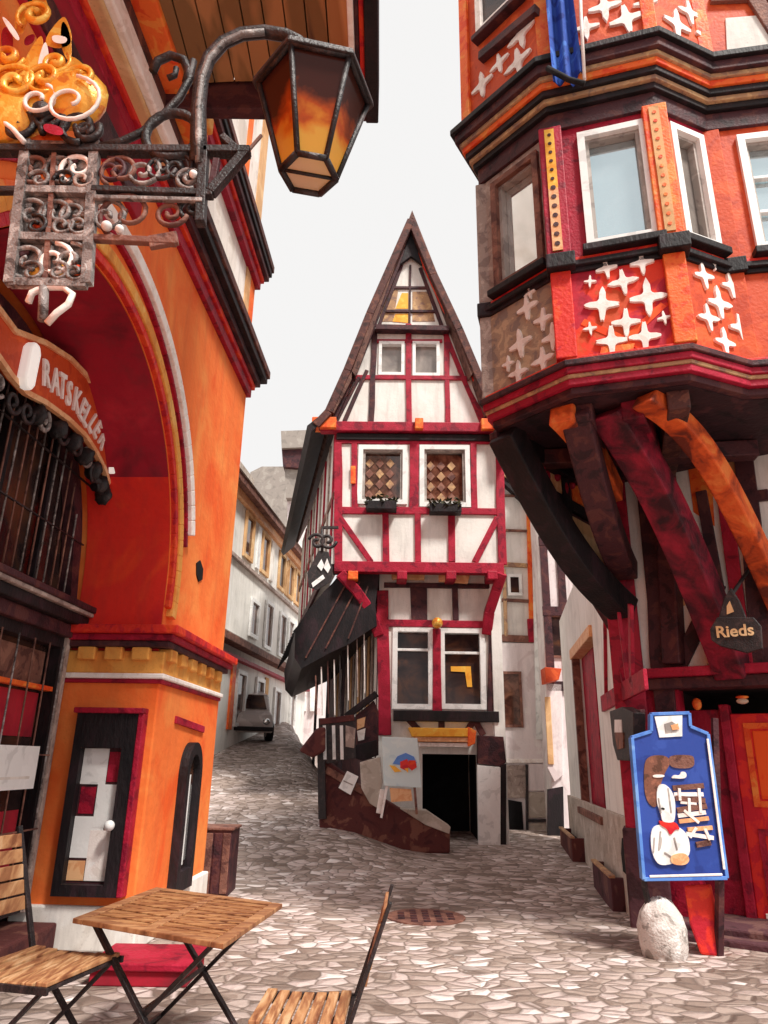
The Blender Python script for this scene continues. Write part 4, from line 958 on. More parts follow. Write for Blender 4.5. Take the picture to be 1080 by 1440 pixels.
part('panel', fd, lambda b: (cut(b, Qp, R4(1.14, 1.9, 1.16, 2.0), [R4(1.2, 1.84, 1.22, 1.94)], -.42, -.40, 'orange_timber'), b.rect(Qp, 1.22, 1.82, 1.24, 1.92, -.42, -.405, 'bright_orange_paint')), .008)
part('panel', fd, lambda b: (cut(b, Qp, R4(1.14, 1.9, .25, .95), [R4(1.2, 1.84, .31, .89)], -.42, -.40, 'crimson_timber'), b.rect(Qp, 1.1, 1.9, .12, .17, -.42, -.40, 'ivory_paint')), .008)
part('porch_lamp', oh, lambda b: (b.ball(Qp.P(1044, 986, -.1), .06, 'milk_glass', sz=.5), b.ball(Qp.P(1044, 983, -.1)+Vector((0, 0, .02)), .065, 'orange_timber', sz=.3)))
part('hanging_bulb', oh, lambda b: b.ball(Qp.P(980, 990, -.15), .05, 'orange_timber', sz=1.3))
def stepf(b):
    b.prism(Qp, R4(.35, QW+1.5, -.2, .12), -.6, .30, 'dark_stone'); b.prism(Qp, R4(.5, QW+1.5, -.2, .06), .3, .5, 'dark_stone')
part('doorstep', oh, stepf, .02)
def strut(p, q_, w, m, bow=.0, n=6, dirv=Vector((0, 0, -1))):
    def f(b):
        P_, Q_ = Vector(p), Vector(q_); L_ = [P_.lerp(Q_, i/n)+dirv*bow*math.sin(math.pi*i/n) for i in range(n+1)]
        sd_ = (Q_-P_).cross(Vector((0, 0, 1))).normalized()*w/2; up_ = sd_.cross((Q_-P_)).normalized()*w/2; vs = []
        for v in L_: vs += [v-sd_-up_, v+sd_-up_, v+sd_+up_, v-sd_+up_]
        fs = [[3, 2, 1, 0], [4*n, 4*n+1, 4*n+2, 4*n+3]]+[[4*i+k, 4*i+(k+1) % 4, 4*i+4+(k+1) % 4, 4*i+4+k] for i in range(n) for k in range(4)]
        b.add(vs, fs, m)
    return f
zc = 4.84; post_ = Vector((Wc.x, Wc.y-.1, 0))
STR = [strut(Vector((Lend.x+.15, Lend.y+.05, zc)), post_+Vector((.06, -.05, 3.25)), .30, 'black_timber', .26, 14),
       strut(Vector((A0.x+.1, A0.y+.25, zc)), post_+Vector((.1, -.1, 3.7)), .28, 'dark_timber', .24, 12),
       strut(Vector((A0.x+.45, A0.y+.3, zc)), Qp.W(1.2, 2.5, .06), .32, 'maroon_timber', -.32, 14),
       strut(Vector((B0.x-.35, B0.y+.25, zc-.05)), Qp.W(1.75, 3.1, .1), .22, 'rust_timber', -.5, 16),
       strut(Vector((A0.x-.05, A0.y+.22, zc-.08)), Vector((A0.x+.75, A0.y+1.3, zc-.5)), .24, 'rust_timber', -.12, 8),
       strut(Qp.W(.75, 4.8, .1), Qp.W(.62, 2.6, .08), .2, 'dark_timber', .05, 6)]
for k_, v_ in enumerate(STR): part('strut', oh, v_, .02)
Kp = PL(Wc.x, Wc.y, math.degrees(math.atan2(Lend.x-Wc.x, Lend.y-Wc.y)), n=(-1, -1, 0)); kl = (Vector((Lend.x, Lend.y))-Wc).length
def knee(b):
    b.prism(Kp, [(-.1, 2.95), (-.1, 4.86), (kl-.1, 4.86), (kl-.1, 4.78), (kl*.55, 4.05)], -.1, 0, 'dark_timber')
    b.beam(Kp, (0, 4.3), (kl*.72, 4.42), .13, -.02, .05, 'black_timber', px=False); b.beam(Kp, (kl*.4, 3.75), (kl*.42, 4.8), .14, -.02, .045, 'black_timber', px=False)
    b.prism(Kp, [(.12, 3.35), (.12, 4.2), (kl*.36, 4.25), (kl*.36, 3.75)], -.02, .02, 'tan_plaster'); b.prism(Kp, [(kl*.44, 4.46), (kl*.44, 4.8), (kl*.7, 4.8), (kl*.7, 4.5)], -.02, .02, 'skin_paint'); b.prism(Kp, [(.12, 4.42), (.12, 4.8), (kl*.34, 4.8), (kl*.34, 4.45)], -.02, .02, 'orange_timber')
    for u, z, r_ in ((.35, 3.6, .07), (.7, 3.9, .06), (.95, 4.55, .07), (1.3, 4.6, .06), (.3, 4.05, .05), (.6, 4.6, .06), (1.1, 4.2, .06)):
        b.ball(Kp.W(u, z, .02), r_, 'crimson_timber', sz=1.2, sx=.6, sy=.6)
part('knee_panel', oh, knee, .01)
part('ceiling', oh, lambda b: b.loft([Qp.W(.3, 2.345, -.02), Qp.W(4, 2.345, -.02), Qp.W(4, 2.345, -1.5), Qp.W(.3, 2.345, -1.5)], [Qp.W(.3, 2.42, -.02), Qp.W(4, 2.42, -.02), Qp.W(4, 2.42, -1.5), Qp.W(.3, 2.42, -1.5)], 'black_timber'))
def joists(b):
    zj = 4.76
    pts = [(Vector((Lend.x+.2, Lend.y+.1, zj)), Vector((Wc.x-.1, Wc.y-.05, zj))), (Vector((A0.x+.15, A0.y+.2, zj)), Vector((Wc.x+.1, Wc.y-.1, zj))), (Vector((A0.x+.6, A0.y+.1, zj)), Vector((Wc.x+.6, Wc.y-.5, zj))), (Vector((B0.x-.05, B0.y+.2, zj)), Vector((B0.x+.5, B0.y+2, zj)))]
    for i, (p, q_) in enumerate(pts): b.bar(p, q_, .2, .2, ['black_timber', 'dark_timber', 'maroon_timber', 'umber_timber'][i])
    b.bar(Vector((Lend.x+.5, Lend.y+.55, zj-.02)), Vector((Wc.x+1.2, Wc.y-1.4, zj-.02)), .18, .18, 'dark_timber')
    for i in range(5):
        t = .15+.17*i; p = pts[0][0].lerp(pts[0][1], t); b.ball(p+Vector((0, 0, -.12)), .05, 'crimson_timber'); 
    for (x, y) in ((792, 655), (835, 700), (880, 700), (770, 745), (815, 760), (872, 800)): pass
part('joist', oh, joists, .015)
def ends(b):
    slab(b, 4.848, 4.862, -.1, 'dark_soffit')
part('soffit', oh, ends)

# flag
fl = thing('blue_flag', 'blue flag hanging from the top storey of the oriel house', 'flag', Ft.P(790, 60, .2))
def flag(b):
    n = 14; rows = 10; vs = []; a = Ft.uv(762, -60, .2); c = Ft.uv(818, 112, .2)
    for j in range(rows+1):
        t = j/rows; z = a[1]+(c[1]-a[1])*t
        for i in range(n+1):
            s = i/n; u = a[0]+(c[0]-a[0])*(s*(.92+.1*t)+.04*t); vs.append(Ft.W(u, z+.04*math.sin(9*s), .2+.06*math.sin(s*13+t*2)+.02*math.sin(7*t)))
    fs = [[j*(n+1)+i, j*(n+1)+i+1, (j+1)*(n+1)+i+1, (j+1)*(n+1)+i] for j in range(rows) for i in range(n)]
    b.add(vs, fs, 'blue_cloth', True)
    b.add([v+Ft.n*-.012 for v in vs], [f[::-1] for f in fs], 'blue_cloth', True)
part('cloth', fl, flag)
part('hem', fl, lambda b: (b.tube([Ft.P(815, -50, .26), Ft.P(817, 20, .27), Ft.P(822, 112, .27)], .018, 'ivory_paint'), b.tube([Ft.P(770, 96, .26), Ft.P(800, 112, .28), Ft.P(822, 118, .27)], .03, 'rubber')))
part('pole', fl, lambda b: b.tube([Ft.W(.1, 9.95, .0), Ft.W(.0, 10.3, .75)], .025, 'iron'))
# wall lantern and black house sign
wl = thing('wall_showcase', 'small black glazed showcase on the white wall left of the blue board', 'showcase', Wp.P(876, 1035, .1))
part('case', wl, lambda b: b.poly(Wp, [(857, 1000), (874, 994), (890, 1002), (891, 1060), (884, 1070), (868, 1069), (862, 1048)], .0, .12, 'iron'), .01)
part('figure', wl, lambda b: (b.poly(Wp, [(864, 1012), (873, 1012), (874, 1030), (864, 1030)], .12, .13, 'white_paint'), b.poly(Wp, [(864, 1030), (876, 1030), (876, 1052), (868, 1054)], .12, .135, 'brown_paint')))
ws = thing('black_inn_sign', 'black iron sign with pale script on the front wall above the red lintel', 'sign', Qp.P(1030, 880, .8))
def wsb(b):
    b.poly(Qp, [(998, 885), (1008, 868), (1060, 868), (1070, 880), (1072, 912), (1050, 918), (1012, 908), (1000, 900)], .78, .84, 'iron')
    b.poly(Qp, [(1018, 840), (1028, 826), (1040, 845), (1050, 870), (1010, 870)], .78, .83, 'iron')
part('plate', ws, wsb, .008)
part('mount', ws, lambda b: (b.tube([Qp.P(1030, 835, .8), Qp.W(1.5, 3.6, 0)], .02, 'iron'), b.poly(Qp, [(1022, 852), (1026, 845), (1032, 860), (1022, 864)], .83, .838, 'tan_plaster')))
def wsl(b):
    c = Qp.uv(1033, 888, .84); letters(b, 'Rieds', .155, lambda x, y, z: Qp.W(c[0]+x, c[1]+y, .845+z), 'tan_plaster', .012)
part('lettering', ws, wsl)

# blue sign board with a painted cook
BP = PL(0, 7.0, 91, n=(0, -1, 0))
sb = thing('blue_cook_board', 'tall blue board with a painted cook in a red scarf beside the red door', 'sign', BP.P(955, 1240))
z8 = lambda x, y: (740+x/2.8794, 900+y/2.88)
outl = [z8(430, 395), z8(508, 370), z8(508, 300), z8(662, 295), z8(666, 350), z8(738, 380), z8(815, 965), z8(478, 970)]
part('panel', sb, lambda b: b.poly(BP, outl, -.05, 0, 'blue_paint'), .008)
def rim(b):
    for i in range(len(outl)):
        b.beam(BP, outl[i], outl[(i+1) % len(outl)], .03, -.055, .015+.001*i, 'light_blue_paint')
    b.beam(BP, z8(735, 400), z8(803, 930), .022, .015, .026, 'ivory_paint'); b.beam(BP, z8(500, 958), z8(795, 950), .02, .015, .026, 'ivory_paint')
part('rim', sb, rim, .004)
part('badge', sb, lambda b: (b.poly(BP, [z8(520, 310), z8(632, 305), z8(632, 390), z8(540, 395)], .0, .012, 'white_paint'), b.poly(BP, [z8(560, 340), z8(590, 330), z8(615, 345), z8(610, 370), z8(565, 375)], .012, .018, 'grey_paint'),
                             b.poly(BP, [z8(585, 345), z8(615, 338), z8(620, 362), z8(592, 365)], .018, .022, 'skin_paint')))
def cook(b):
    def P_(L_, m, o=.012, o0=.0): b.poly(BP, [z8(*p) for p in soft(L_)], o0, o, m)
    P_([(475, 500), (500, 468), (560, 465), (590, 490), (560, 540), (540, 600), (530, 690), (480, 650)], 'brown_paint', .008)
    P_([(585, 465), (670, 465), (682, 480), (680, 520), (590, 520), (575, 490)], 'brown_timber', .01)
    P_([(530, 590), (560, 580), (590, 610), (604, 650), (604, 725), (590, 745), (552, 740), (545, 700), (528, 660)], 'white_paint', .02)
    P_([(505, 765), (540, 745), (600, 750), (640, 770), (662, 810), (664, 880), (600, 905), (545, 915), (520, 890), (505, 840)], 'white_paint', .018)
    P_([(536, 728), (575, 742), (606, 735), (625, 770), (605, 765), (583, 795), (572, 765), (545, 752)], 'red_paint', .026)
    P_([(590, 870), (640, 860), (665, 885), (650, 912), (600, 912), (582, 892)], 'skin_paint', .026)
    P_([(540, 795), (552, 800), (545, 850), (535, 850)], 'grey_paint', .022); P_([(560, 690), (545, 684), (548, 678), (562, 680)], 'rubber', .023)
    P_([(512, 545), (560, 545), (560, 556), (514, 558)], 'ivory_paint', .016); P_([(586, 560), (600, 545), (622, 550), (628, 532), (648, 535), (650, 558), (625, 562), (605, 560)], 'ivory_paint', .016)
def cookd(b):
    for a, c in (((545, 775), (538, 850)), ((560, 860), (590, 880)), ((600, 800), (612, 850)), ((536, 640), (546, 700)), ((575, 600), (588, 700)), ((520, 800), (516, 860))): b.beam(BP, z8(*a), z8(*c), .012, .02, .024, 'grey_paint')
part('cook_painting', sb, lambda b: (cook(b), cookd(b)))
def script(b):
    r = random.Random(4)
    rows = [((595, 600), (720, 590), 'brown_timber'), ((600, 625), (718, 625), 'ivory_paint'), ((605, 640), (726, 650), 'brown_timber'), ((625, 655), (690, 660), 'ivory_paint'), ((612, 690), (732, 672), 'brown_timber'),
            ((615, 712), (728, 698), 'ivory_paint'), ((620, 735), (740, 722), 'skin_paint'), ((655, 768), (755, 760), 'skin_paint'), ((650, 785), (760, 802), 'ivory_paint'), ((690, 830), (748, 820), 'brown_timber')]
    for a, c, m in rows: b.beam(BP, z8(*a), z8(*c), .045 if m == 'brown_timber' else .034, 0, .014+r.random()*.006, m)
    for a, c in (((620, 600), (624, 650)), ((700, 600), (708, 700)), ((660, 640), (662, 700)), ((640, 690), (700, 740)), ((690, 760), (664, 800)), ((725, 765), (745, 810))): b.beam(BP, z8(*a), z8(*c), .024, 0, .022+r.random()*.004, 'ivory_paint')
part('script_marks', sb, script)
def standb(b):
    b.bar(BP.P(905, 1238, -.06), Vector((2.45, 7.12, 0)), .04, .04, 'iron'); b.bar(BP.P(1012, 1238, -.06), Vector((2.98, 7.12, 0)), .06, .05, 'dark_timber')
    b.bar(BP.P(1005, 1010, -.08), BP.P(1012, 1240, -.08), .05, .05, 'dark_timber')
part('leg', sb, standb)
tag(part('red_corner_guard', None, lambda b: b.loft(*[[aty(x, y, d) for x, y in ((962, 1245), (1000, 1243), (1010, 1290), (1012, 1346), (985, 1342), (970, 1300))] for d in (7.1, 7.35)], 'red_timber'), .02), 'red painted wooden guard under the blue board, right of the stone bollard', 'corner guard')
def boll(b):
    c = atz(935, 1345); c.z = 0
    b.frust(c, [(.17, -.05), (.20, .08), (.205, .22), (.18, .33), (.12, .41), (.05, .445), (.01, .45)], 22, 'white_stone', smooth=True)
bo = part('stone_bollard', None, boll); tag(bo, 'rounded white weathered stone bollard at the corner of the oriel house', 'bollard')
for v in bo.data.vertices: v.co *= 1+random.uniform(-.035, .035)
def trough(name, pts, ln, label, mtl):
    y = atz(*pts).y; p = atz(*pts); p.z = gz(p.x, p.y)
    t = thing(name, label, 'planter', p); d = Vector((math.sin(math.radians(8)), math.cos(math.radians(8)), 0)); n = Vector((d.y, -d.x, 0))
    def f(b):
        w, h = .5, .34
        for s0, s1, e0, e1 in ((0, w, 0, .07), (0, w, ln-.07, ln), (0, .07, .07, ln-.07), (w-.07, w, .07, ln-.07)):
            A = [p+n*s0+d*e0, p+n*s1+d*e0, p+n*s1+d*e1, p+n*s0+d*e1]; b.loft([v+Vector((0, 0, -.05)) for v in A], [v+Vector((0, 0, h)) for v in A], mtl)
    part('box', t, f, .012)
    part('soil', t, lambda b: b.loft([p+n*.06+d*.06, p+n*.44+d*.06, p+n*.44+d*(ln-.06), p+n*.06+d*(ln-.06)], [v+Vector((0, 0, .27)) for v in (p+n*.06+d*.06, p+n*.44+d*.06, p+n*.44+d*(ln-.06), p+n*.06+d*(ln-.06))], 'black_hole'))
    part('rim', t, lambda b: b.bar(p+n*.02+Vector((0, 0, .35)), p+n*.02+d*ln+Vector((0, 0, .35)), .07, .03, 'tan_panel'), .005)
trough('stone_trough', (862, 1282), 1.5, 'dark stone trough against the plinth, nearest the bollard', 'dark_stone')
trough('stone_trough', (806, 1222), 1.9, 'dark stone trough farther along the plinth, toward the alley', 'redbrown_stone')

# ================================================================== FAR LEFT HOUSES
Bp = PL(*(aty(318, 1000, 20.5).xy), 6.5, n=(1, -.1, 0))
bh = thing('white_terrace_house', 'white and ochre house with tall windows far up the left street', 'house', Bp.W(0, 1.5))
def bhw(b):
    cut(b, Bp, [(-3, 0), (10, 1), (10, 9.2), (-3, 9.2)], [], -6, 0, 'white_plaster')
part('wall', bh, bhw)
def bt(b):
    b.rect(Bp, -3, 10.1, 9.05, 9.3, -.5, .35, 'brown_timber'); b.rect(Bp, -3, 10, 8.8, 9.05, 0, .15, 'skin_paint')
    b.rect(Bp, -3, 10, 7.0, 7.12, 0, .1, 'grey_timber'); b.rect(Bp, -3, 10, 4.55, 4.75, 0, .35, 'brown_timber'); b.rect(Bp, -3, 10, 4.75, 4.85, 0, .2, 'grey_roof'); b.rect(Bp, -3, 10, 4.2, 4.3, 0, .2, 'crimson_timber')
part('string_course', bh, bt, .01)
for (a, z0, z1, pn) in ((.2, 7.3, 8.75, 'brown_glass'), (2.1, 7.3, 8.7, 'brown_glass'), (4.4, 7.3, 8.7, 'dark_glass'), (7.0, 7.3, 8.7, 'brown_glass'), (1.4, 5.1, 6.3, 'brown_glass'), (5.0, 5.0, 6.6, 'brown_glass'), (7.6, 5.0, 6.6, 'dark_glass'), (3.1, 5.0, 6.6, 'brown_glass'), (5.8, 7.3, 8.7, 'brown_glass'), (6.3, 5.0, 6.6, 'brown_glass'), (.6, 2.4, 4.0, 'brown_glass'), (2.6, 2.4, 4.0, 'dark_glass'), (4.9, 2.3, 3.9, 'brown_glass'), (7.3, 2.6, 4.0, 'brown_glass')):
    window(Bp, a, a+.95, z0, z1, bh, fw=.12, frame='tan_plaster' if z0 > 7 else 'white_paint', pane=pn, rec=-.01, proud=.08)
for a, z0, z1, m in ((1.6, 7.3, 8.7, 'white_paint'), (3.3, 7.3, 8.7, 'cream_plaster'), (5.5, 7.3, 8.6, 'tan_plaster'), (.1, 2.3, 4.1, 'orange_timber'), (3.7, 2.3, 4.1, 'tan_plaster')): part('shutter', bh, lambda b: b.rect(Bp, a, a+.35, z0, z1, 0, .06, m), .01)
part('roof', bh, lambda b: b.loft([Bp.W(-3, 9.3, .4), Bp.W(-3, 9.3, -6), Bp.W(-3, 11.2, -3.5)], [Bp.W(10.2, 9.3, .4), Bp.W(10.2, 9.3, -6), Bp.W(10.2, 11.2, -3.5)], 'stone'))
part('dormer', bh, lambda b: (b.rect(Bp, .2, 1.8, 9.3, 10.4, -1.8, -.3, 'stone'), b.tube([Bp.W(.0, 10.45, -1), Bp.W(1.0, 10.75, -1), Bp.W(2.1, 10.2, -1)], .28, 'dark_timber')), .02)
gr_ = thing('grey_roofed_house', 'far house showing only a plain grey-brown roof above the white terrace', 'house', aty(385, 700, 44))
def grr(b):
    P_ = [(352, 664), (368, 656), (425, 656), (425, 760), (345, 760)]
    b.loft([aty(x, y, 44) for x, y in P_], [aty(x, y, 44)+Vector((.5, 6, 0)) for x, y in P_], 'grey_roof')
part('roof', gr_, grr)
part('wall', gr_, lambda b: b.loft([aty(x, y, 44.5) for x, y in ((347, 758), (424, 758), (424, 1010), (347, 1010))], [aty(x, y, 44.5)+Vector((0, 4, 0)) for x, y in ((347, 758), (424, 758), (424, 1010), (347, 1010))], 'pink_plaster'))
ch2 = thing('far_tower_house', 'pale far house closing the left street, with a flat dark roof box', 'house', aty(412, 1000, 38))
def c2(b):
    for (P_, m, d0, d1) in (((( 400, 640), (450, 640), (450, 700), (402, 700)), 'grey_roof', 34, 37), (((395, 606), (450, 604), (450, 628), (396, 630)), 'grey_roof', 33.5, 37), (((396, 629), (450, 628), (450, 660), (398, 656)), 'dark_timber', 33.7, 37)):
        b.loft([aty(x, y, d0) for x, y in P_], [aty(x, y, d0)+Vector((0, d1-d0, 0)) for x, y in P_], m)
part('roof', ch2, c2)
part('wall', ch2, lambda b: b.loft([aty(x, y, 34.5) for x, y in ((404, 700), (450, 700), (450, 1060), (404, 1060))], [aty(x, y, 34.5)+Vector((0, 4, 0)) for x, y in ((404, 700), (450, 700), (450, 1060), (404, 1060))], 'pink_plaster'))
for x in (412, 424, 436):
    part('shutter', ch2, lambda b: b.loft([aty(x, 900, 34.3), aty(x+6, 900, 34.3), aty(x+6, 1000, 34.3), aty(x, 1000, 34.3)], [v+Vector((0, .3, 0)) for v in (aty(x, 900, 34.3), aty(x+6, 900, 34.3), aty(x+6, 1000, 34.3), aty(x, 1000, 34.3))], 'white_paint'))
# parked car
cy = 23.2; cpz = Vector((aty(335, 1033, cy).x, cy, 0)); cpz.z = gz(cpz.x, cy)
car = thing('parked_car', 'small dusty grey car parked by the white terrace house', 'car', cpz)
cd = Vector((math.sin(math.radians(-20)), math.cos(math.radians(-20)), .15)).normalized(); cs = Vector((math.cos(math.radians(-20)), -math.sin(math.radians(-20)), 0)); cu_ = Vector((0, 0, 1))
def cpt(a, s, h): return cpz+cd*a+cs*s+cu_*h
def carb(b):
    prof = [(-1.7, .3), (-1.75, .62), (-1.6, .8), (-1.2, .88), (-.75, 1.32), (.55, 1.36), (1.1, .95), (1.7, .86), (1.8, .6), (1.75, .3)]
    b.loft([cpt(a, -.72, h) for a, h in prof], [cpt(a, .72, h) for a, h in prof], 'car_paint')
part('body', car, carb, .05)
part('windscreen', car, lambda b: b.loft([cpt(-1.17, -.6, .92), cpt(-1.17, .6, .92), cpt(-.79, .55, 1.29), cpt(-.79, -.55, 1.29)], [v-cd*.03+Vector((0, 0, .015)) for v in (cpt(-1.17, -.6, .92), cpt(-1.17, .6, .92), cpt(-.79, .55, 1.29), cpt(-.79, -.55, 1.29))], 'dark_glass'))
part('side_window', car, lambda b: b.loft([cpt(a, .715, h) for a, h in ((-1.0, .92), (.8, .95), (.45, 1.28), (-.68, 1.26))], [cpt(a, .735, h) for a, h in ((-1.0, .92), (.8, .95), (.45, 1.28), (-.68, 1.26))], 'dark_glass'))
for a in (-1.15, 1.15):
    for s in (-.72, .72):
        w_ = part('wheel', car, lambda b: b.tube([cpt(a, s-.09, .3), cpt(a, s+.09, .3)], .3, 'rubber', 16)); part('rim', w_, lambda b: b.tube([cpt(a, s-.1, .3), cpt(a, s+.1, .3)], .17, 'worn_iron', 12))
for s in (-.5, .5): part('headlight', car, lambda b: b.ball(cpt(-1.72, s, .62), .1, 'pale_glass', sx=1.2))
part('bumper', car, lambda b: b.bar(cpt(-1.8, -.7, .42), cpt(-1.8, .7, .42), .14, .12, 'rubber'), .02)

# ================================================================== STREET FRONT OF THE GABLED HOUSE
V = PL(0, 13.0, 91, n=(0, -1, 0))
ww = thing('ramp_wall', 'red-brown sloping stone wall below the shaded side of the gabled house', 'wall', V.P(540, 1170))
part('stonework', ww, lambda b: b.poly(V, [(446, 1092), (458, 1068), (500, 1100), (560, 1136), (633, 1166), (633, 1200), (560, 1200), (450, 1190)], -.45, 0, 'redbrown_stone'), .03)
part('coping', ww, lambda b: (b.poly(V, [(562, 1137), (600, 1140), (634, 1163), (632, 1173), (598, 1160)], -.4, .06, 'stone'), b.beam(V, (458, 1082), (520, 1118), .12, -.4, .05, 'brown_timber')), .015)
ps = thing('picture_board', 'pale blue picture board with colourful umbrellas outside the cellar doorway', 'sign', V.P(565, 1150, .3))
V2 = PL(0, 12.6, 91, n=(0, -1, 0))
part('panel', ps, lambda b: b.poly(V2, [(537, 1036), (587, 1038), (593, 1108), (540, 1105)], -.05, 0, 'pale_blue'), .008)
def pic(b):
    P_ = lambda L_, m, o: b.poly(V2, [(380+x/2.571, 760+y/2.571) for x, y in L_], 0, o, m)
    P_([(442, 808), (460, 780), (490, 768), (520, 782), (530, 805), (500, 800), (470, 812)], 'light_blue_paint', .012); P_([(430, 812), (450, 815), (475, 835), (450, 838)], 'yellow_paint', .016)
    P_([(470, 800), (495, 790), (505, 815), (490, 832), (470, 822)], 'red_paint', .02); P_([(500, 795), (525, 795), (530, 820), (512, 832), (500, 820)], 'red_timber', .024); P_([(485, 825), (500, 822), (498, 840)], 'yellow_paint', .026)
part('umbrella_picture', ps, pic)
part('leg', ps, lambda b: (b.bar(V2.P(544, 1105, -.05), V2.P(536, 1150, -.05), .05, .04, 'ivory_paint'), b.bar(V2.P(583, 1107, -.05), V2.P(586, 1145, -.05), .05, .04, 'brown_timber'), b.poly(V2, [(548, 1108), (578, 1110), (580, 1126), (550, 1128)], -.1, -.03, 'skin_paint')))
rk2 = thing('postcard_rack', 'striped black and white postcard rack on a black post, left of the gabled house', 'rack', V.P(452, 1150, .1))
def rack(b):
    b.beam(V, (451, 1040), (453, 1152), .13, .0, .1, 'iron'); b.beam(V, (450, 1015), (498, 1009), .1, 0, .12, 'redbrown_stone')
    b.poly(V, [(448, 1010), (500, 1008), (500, 1066), (460, 1074), (448, 1060)], .02, .08, 'iron')
part('frame', rk2, rack, .006)
part('cards', rk2, lambda b: [b.beam(V, (x, 1020), (x+1, 1068), .055, .08, .1, 'white_paint') for x in (456, 469, 480)]+[b.poly(V, [(486, 1020), (500, 1024), (498, 1052), (486, 1050)], .08, .1, 'grey_timber')])
tag(part('folded_parasol', None, lambda b: b.loft([V.P(x, y, .25) for x, y in ((420, 1056), (445, 1024), (458, 1022), (458, 1056), (440, 1066))], [V.P(x, y, .5) for x, y in ((420, 1056), (445, 1024), (458, 1022), (458, 1056), (440, 1066))], 'redbrown_stone'), .04), 'folded brown parasol cloth left of the postcard rack', 'parasol')
tag(part('menu_card', None, lambda b: (b.poly(V, [(476, 1108), (488, 1084), (504, 1092), (493, 1118)], .08, .12, 'white_paint'), b.beam(V, (483, 1098), (496, 1104), .02, .12, .125, 'grey_paint')), .004), 'small white tilted card leaning on the red-brown ramp wall', 'card')
def umb(b):
    b.poly(V, [(506, 1072), (535, 1064), (538, 1100), (530, 1136), (520, 1130), (508, 1108)], .05, .15, 'stone'); b.beam(V, (538, 1110), (532, 1144), .08, .05, .18, 'ivory_paint')
tag(part('stone_slab', None, umb, .01), 'pale stone slab standing between the white card and the picture board', 'slab')
ft = thing('side_shopfront', 'dark shop booth with a red framed opening at the foot of the shaded side wall', 'booth', V.P(510, 1050))
V3 = PL(0, 13.5, 91, n=(0, -1, 0))
part('frame', ft, lambda b: (b.poly(V3, [(500, 1006), (518, 992), (526, 985), (532, 1000), (532, 1062), (500, 1066)], -.3, 0, 'dark_timber'), b.beam(V3, (486, 1008), (530, 975), .12, 0, .08, 'black_timber'), b.poly(V3, [(488, 1062), (500, 1048), (530, 1040), (532, 1062), (510, 1070)], 0, .12, 'black_timber')), .01)
part('poster', ft, lambda b: (b.poly(V3, [(502, 1012), (514, 1008), (512, 1022), (502, 1026)], 0, .02, 'skin_paint'), b.poly(V3, [(502, 1028), (514, 1024), (512, 1040), (504, 1042)], 0, .02, 'ivory_paint')))
# drain cover
dcz = (atz(545, 1290)+atz(652, 1290))/2
dv = thing('drain_cover', 'oval rusty brown iron drain cover in the cobbles', 'drain cover', Vector((dcz.x, dcz.y, 0)))
def dcv(b):
    P_ = [dcz+Vector((.42*math.cos(a*.2618), .42*math.sin(a*.2618), 0)) for a in range(24)]
    b.loft([p+Vector((0, 0, -.02)) for p in P_], [p+Vector((0, 0, .012)) for p in P_], 'brown_timber')
    [b.box(dcz+Vector((.13*i, .13*j, .014)), (.07, .07, .012), 'dark_timber') for i in (-2, -1, 0, 1, 2) for j in (-2, -1, 0, 1, 2) if i*i+j*j < 7]
part('plate', dv, dcv, .003)
# crate by the pedestal
def crate(b):
    c = atz(292, 1262); c = Vector((c.x, c.y+.3, 0))
    b.box(c+Vector((.0, 0, .36)), (.44, .5, .72), 'dark_timber'); b.box(c+Vector((0, 0, .735)), (.48, .54, .03), 'brown_timber')
    for k in range(4): b.box(c+Vector((-.16+.107*k, -.256, .36)), (.09, .015, .66), ['dark_timber', 'brown_timber'][k % 2])
tag(part('wooden_bin', None, crate, .008), 'dark wooden bin against the corner of the orange pedestal', 'bin')
# red cushion box and step bits
rb_ = thing('portable_step', 'low crimson step on the cobbles behind the folding table legs', 'step', (-1.75, 5.9, 0))
part('tread', rb_, lambda b: b.box((-1.7, 6.2, .125), (.75, .6, .05), 'crimson_timber'), .01)
part('riser', rb_, lambda b: b.box((-1.7, 6.2, .05), (.7, .55, .1), 'crimson_plaster'), .01)

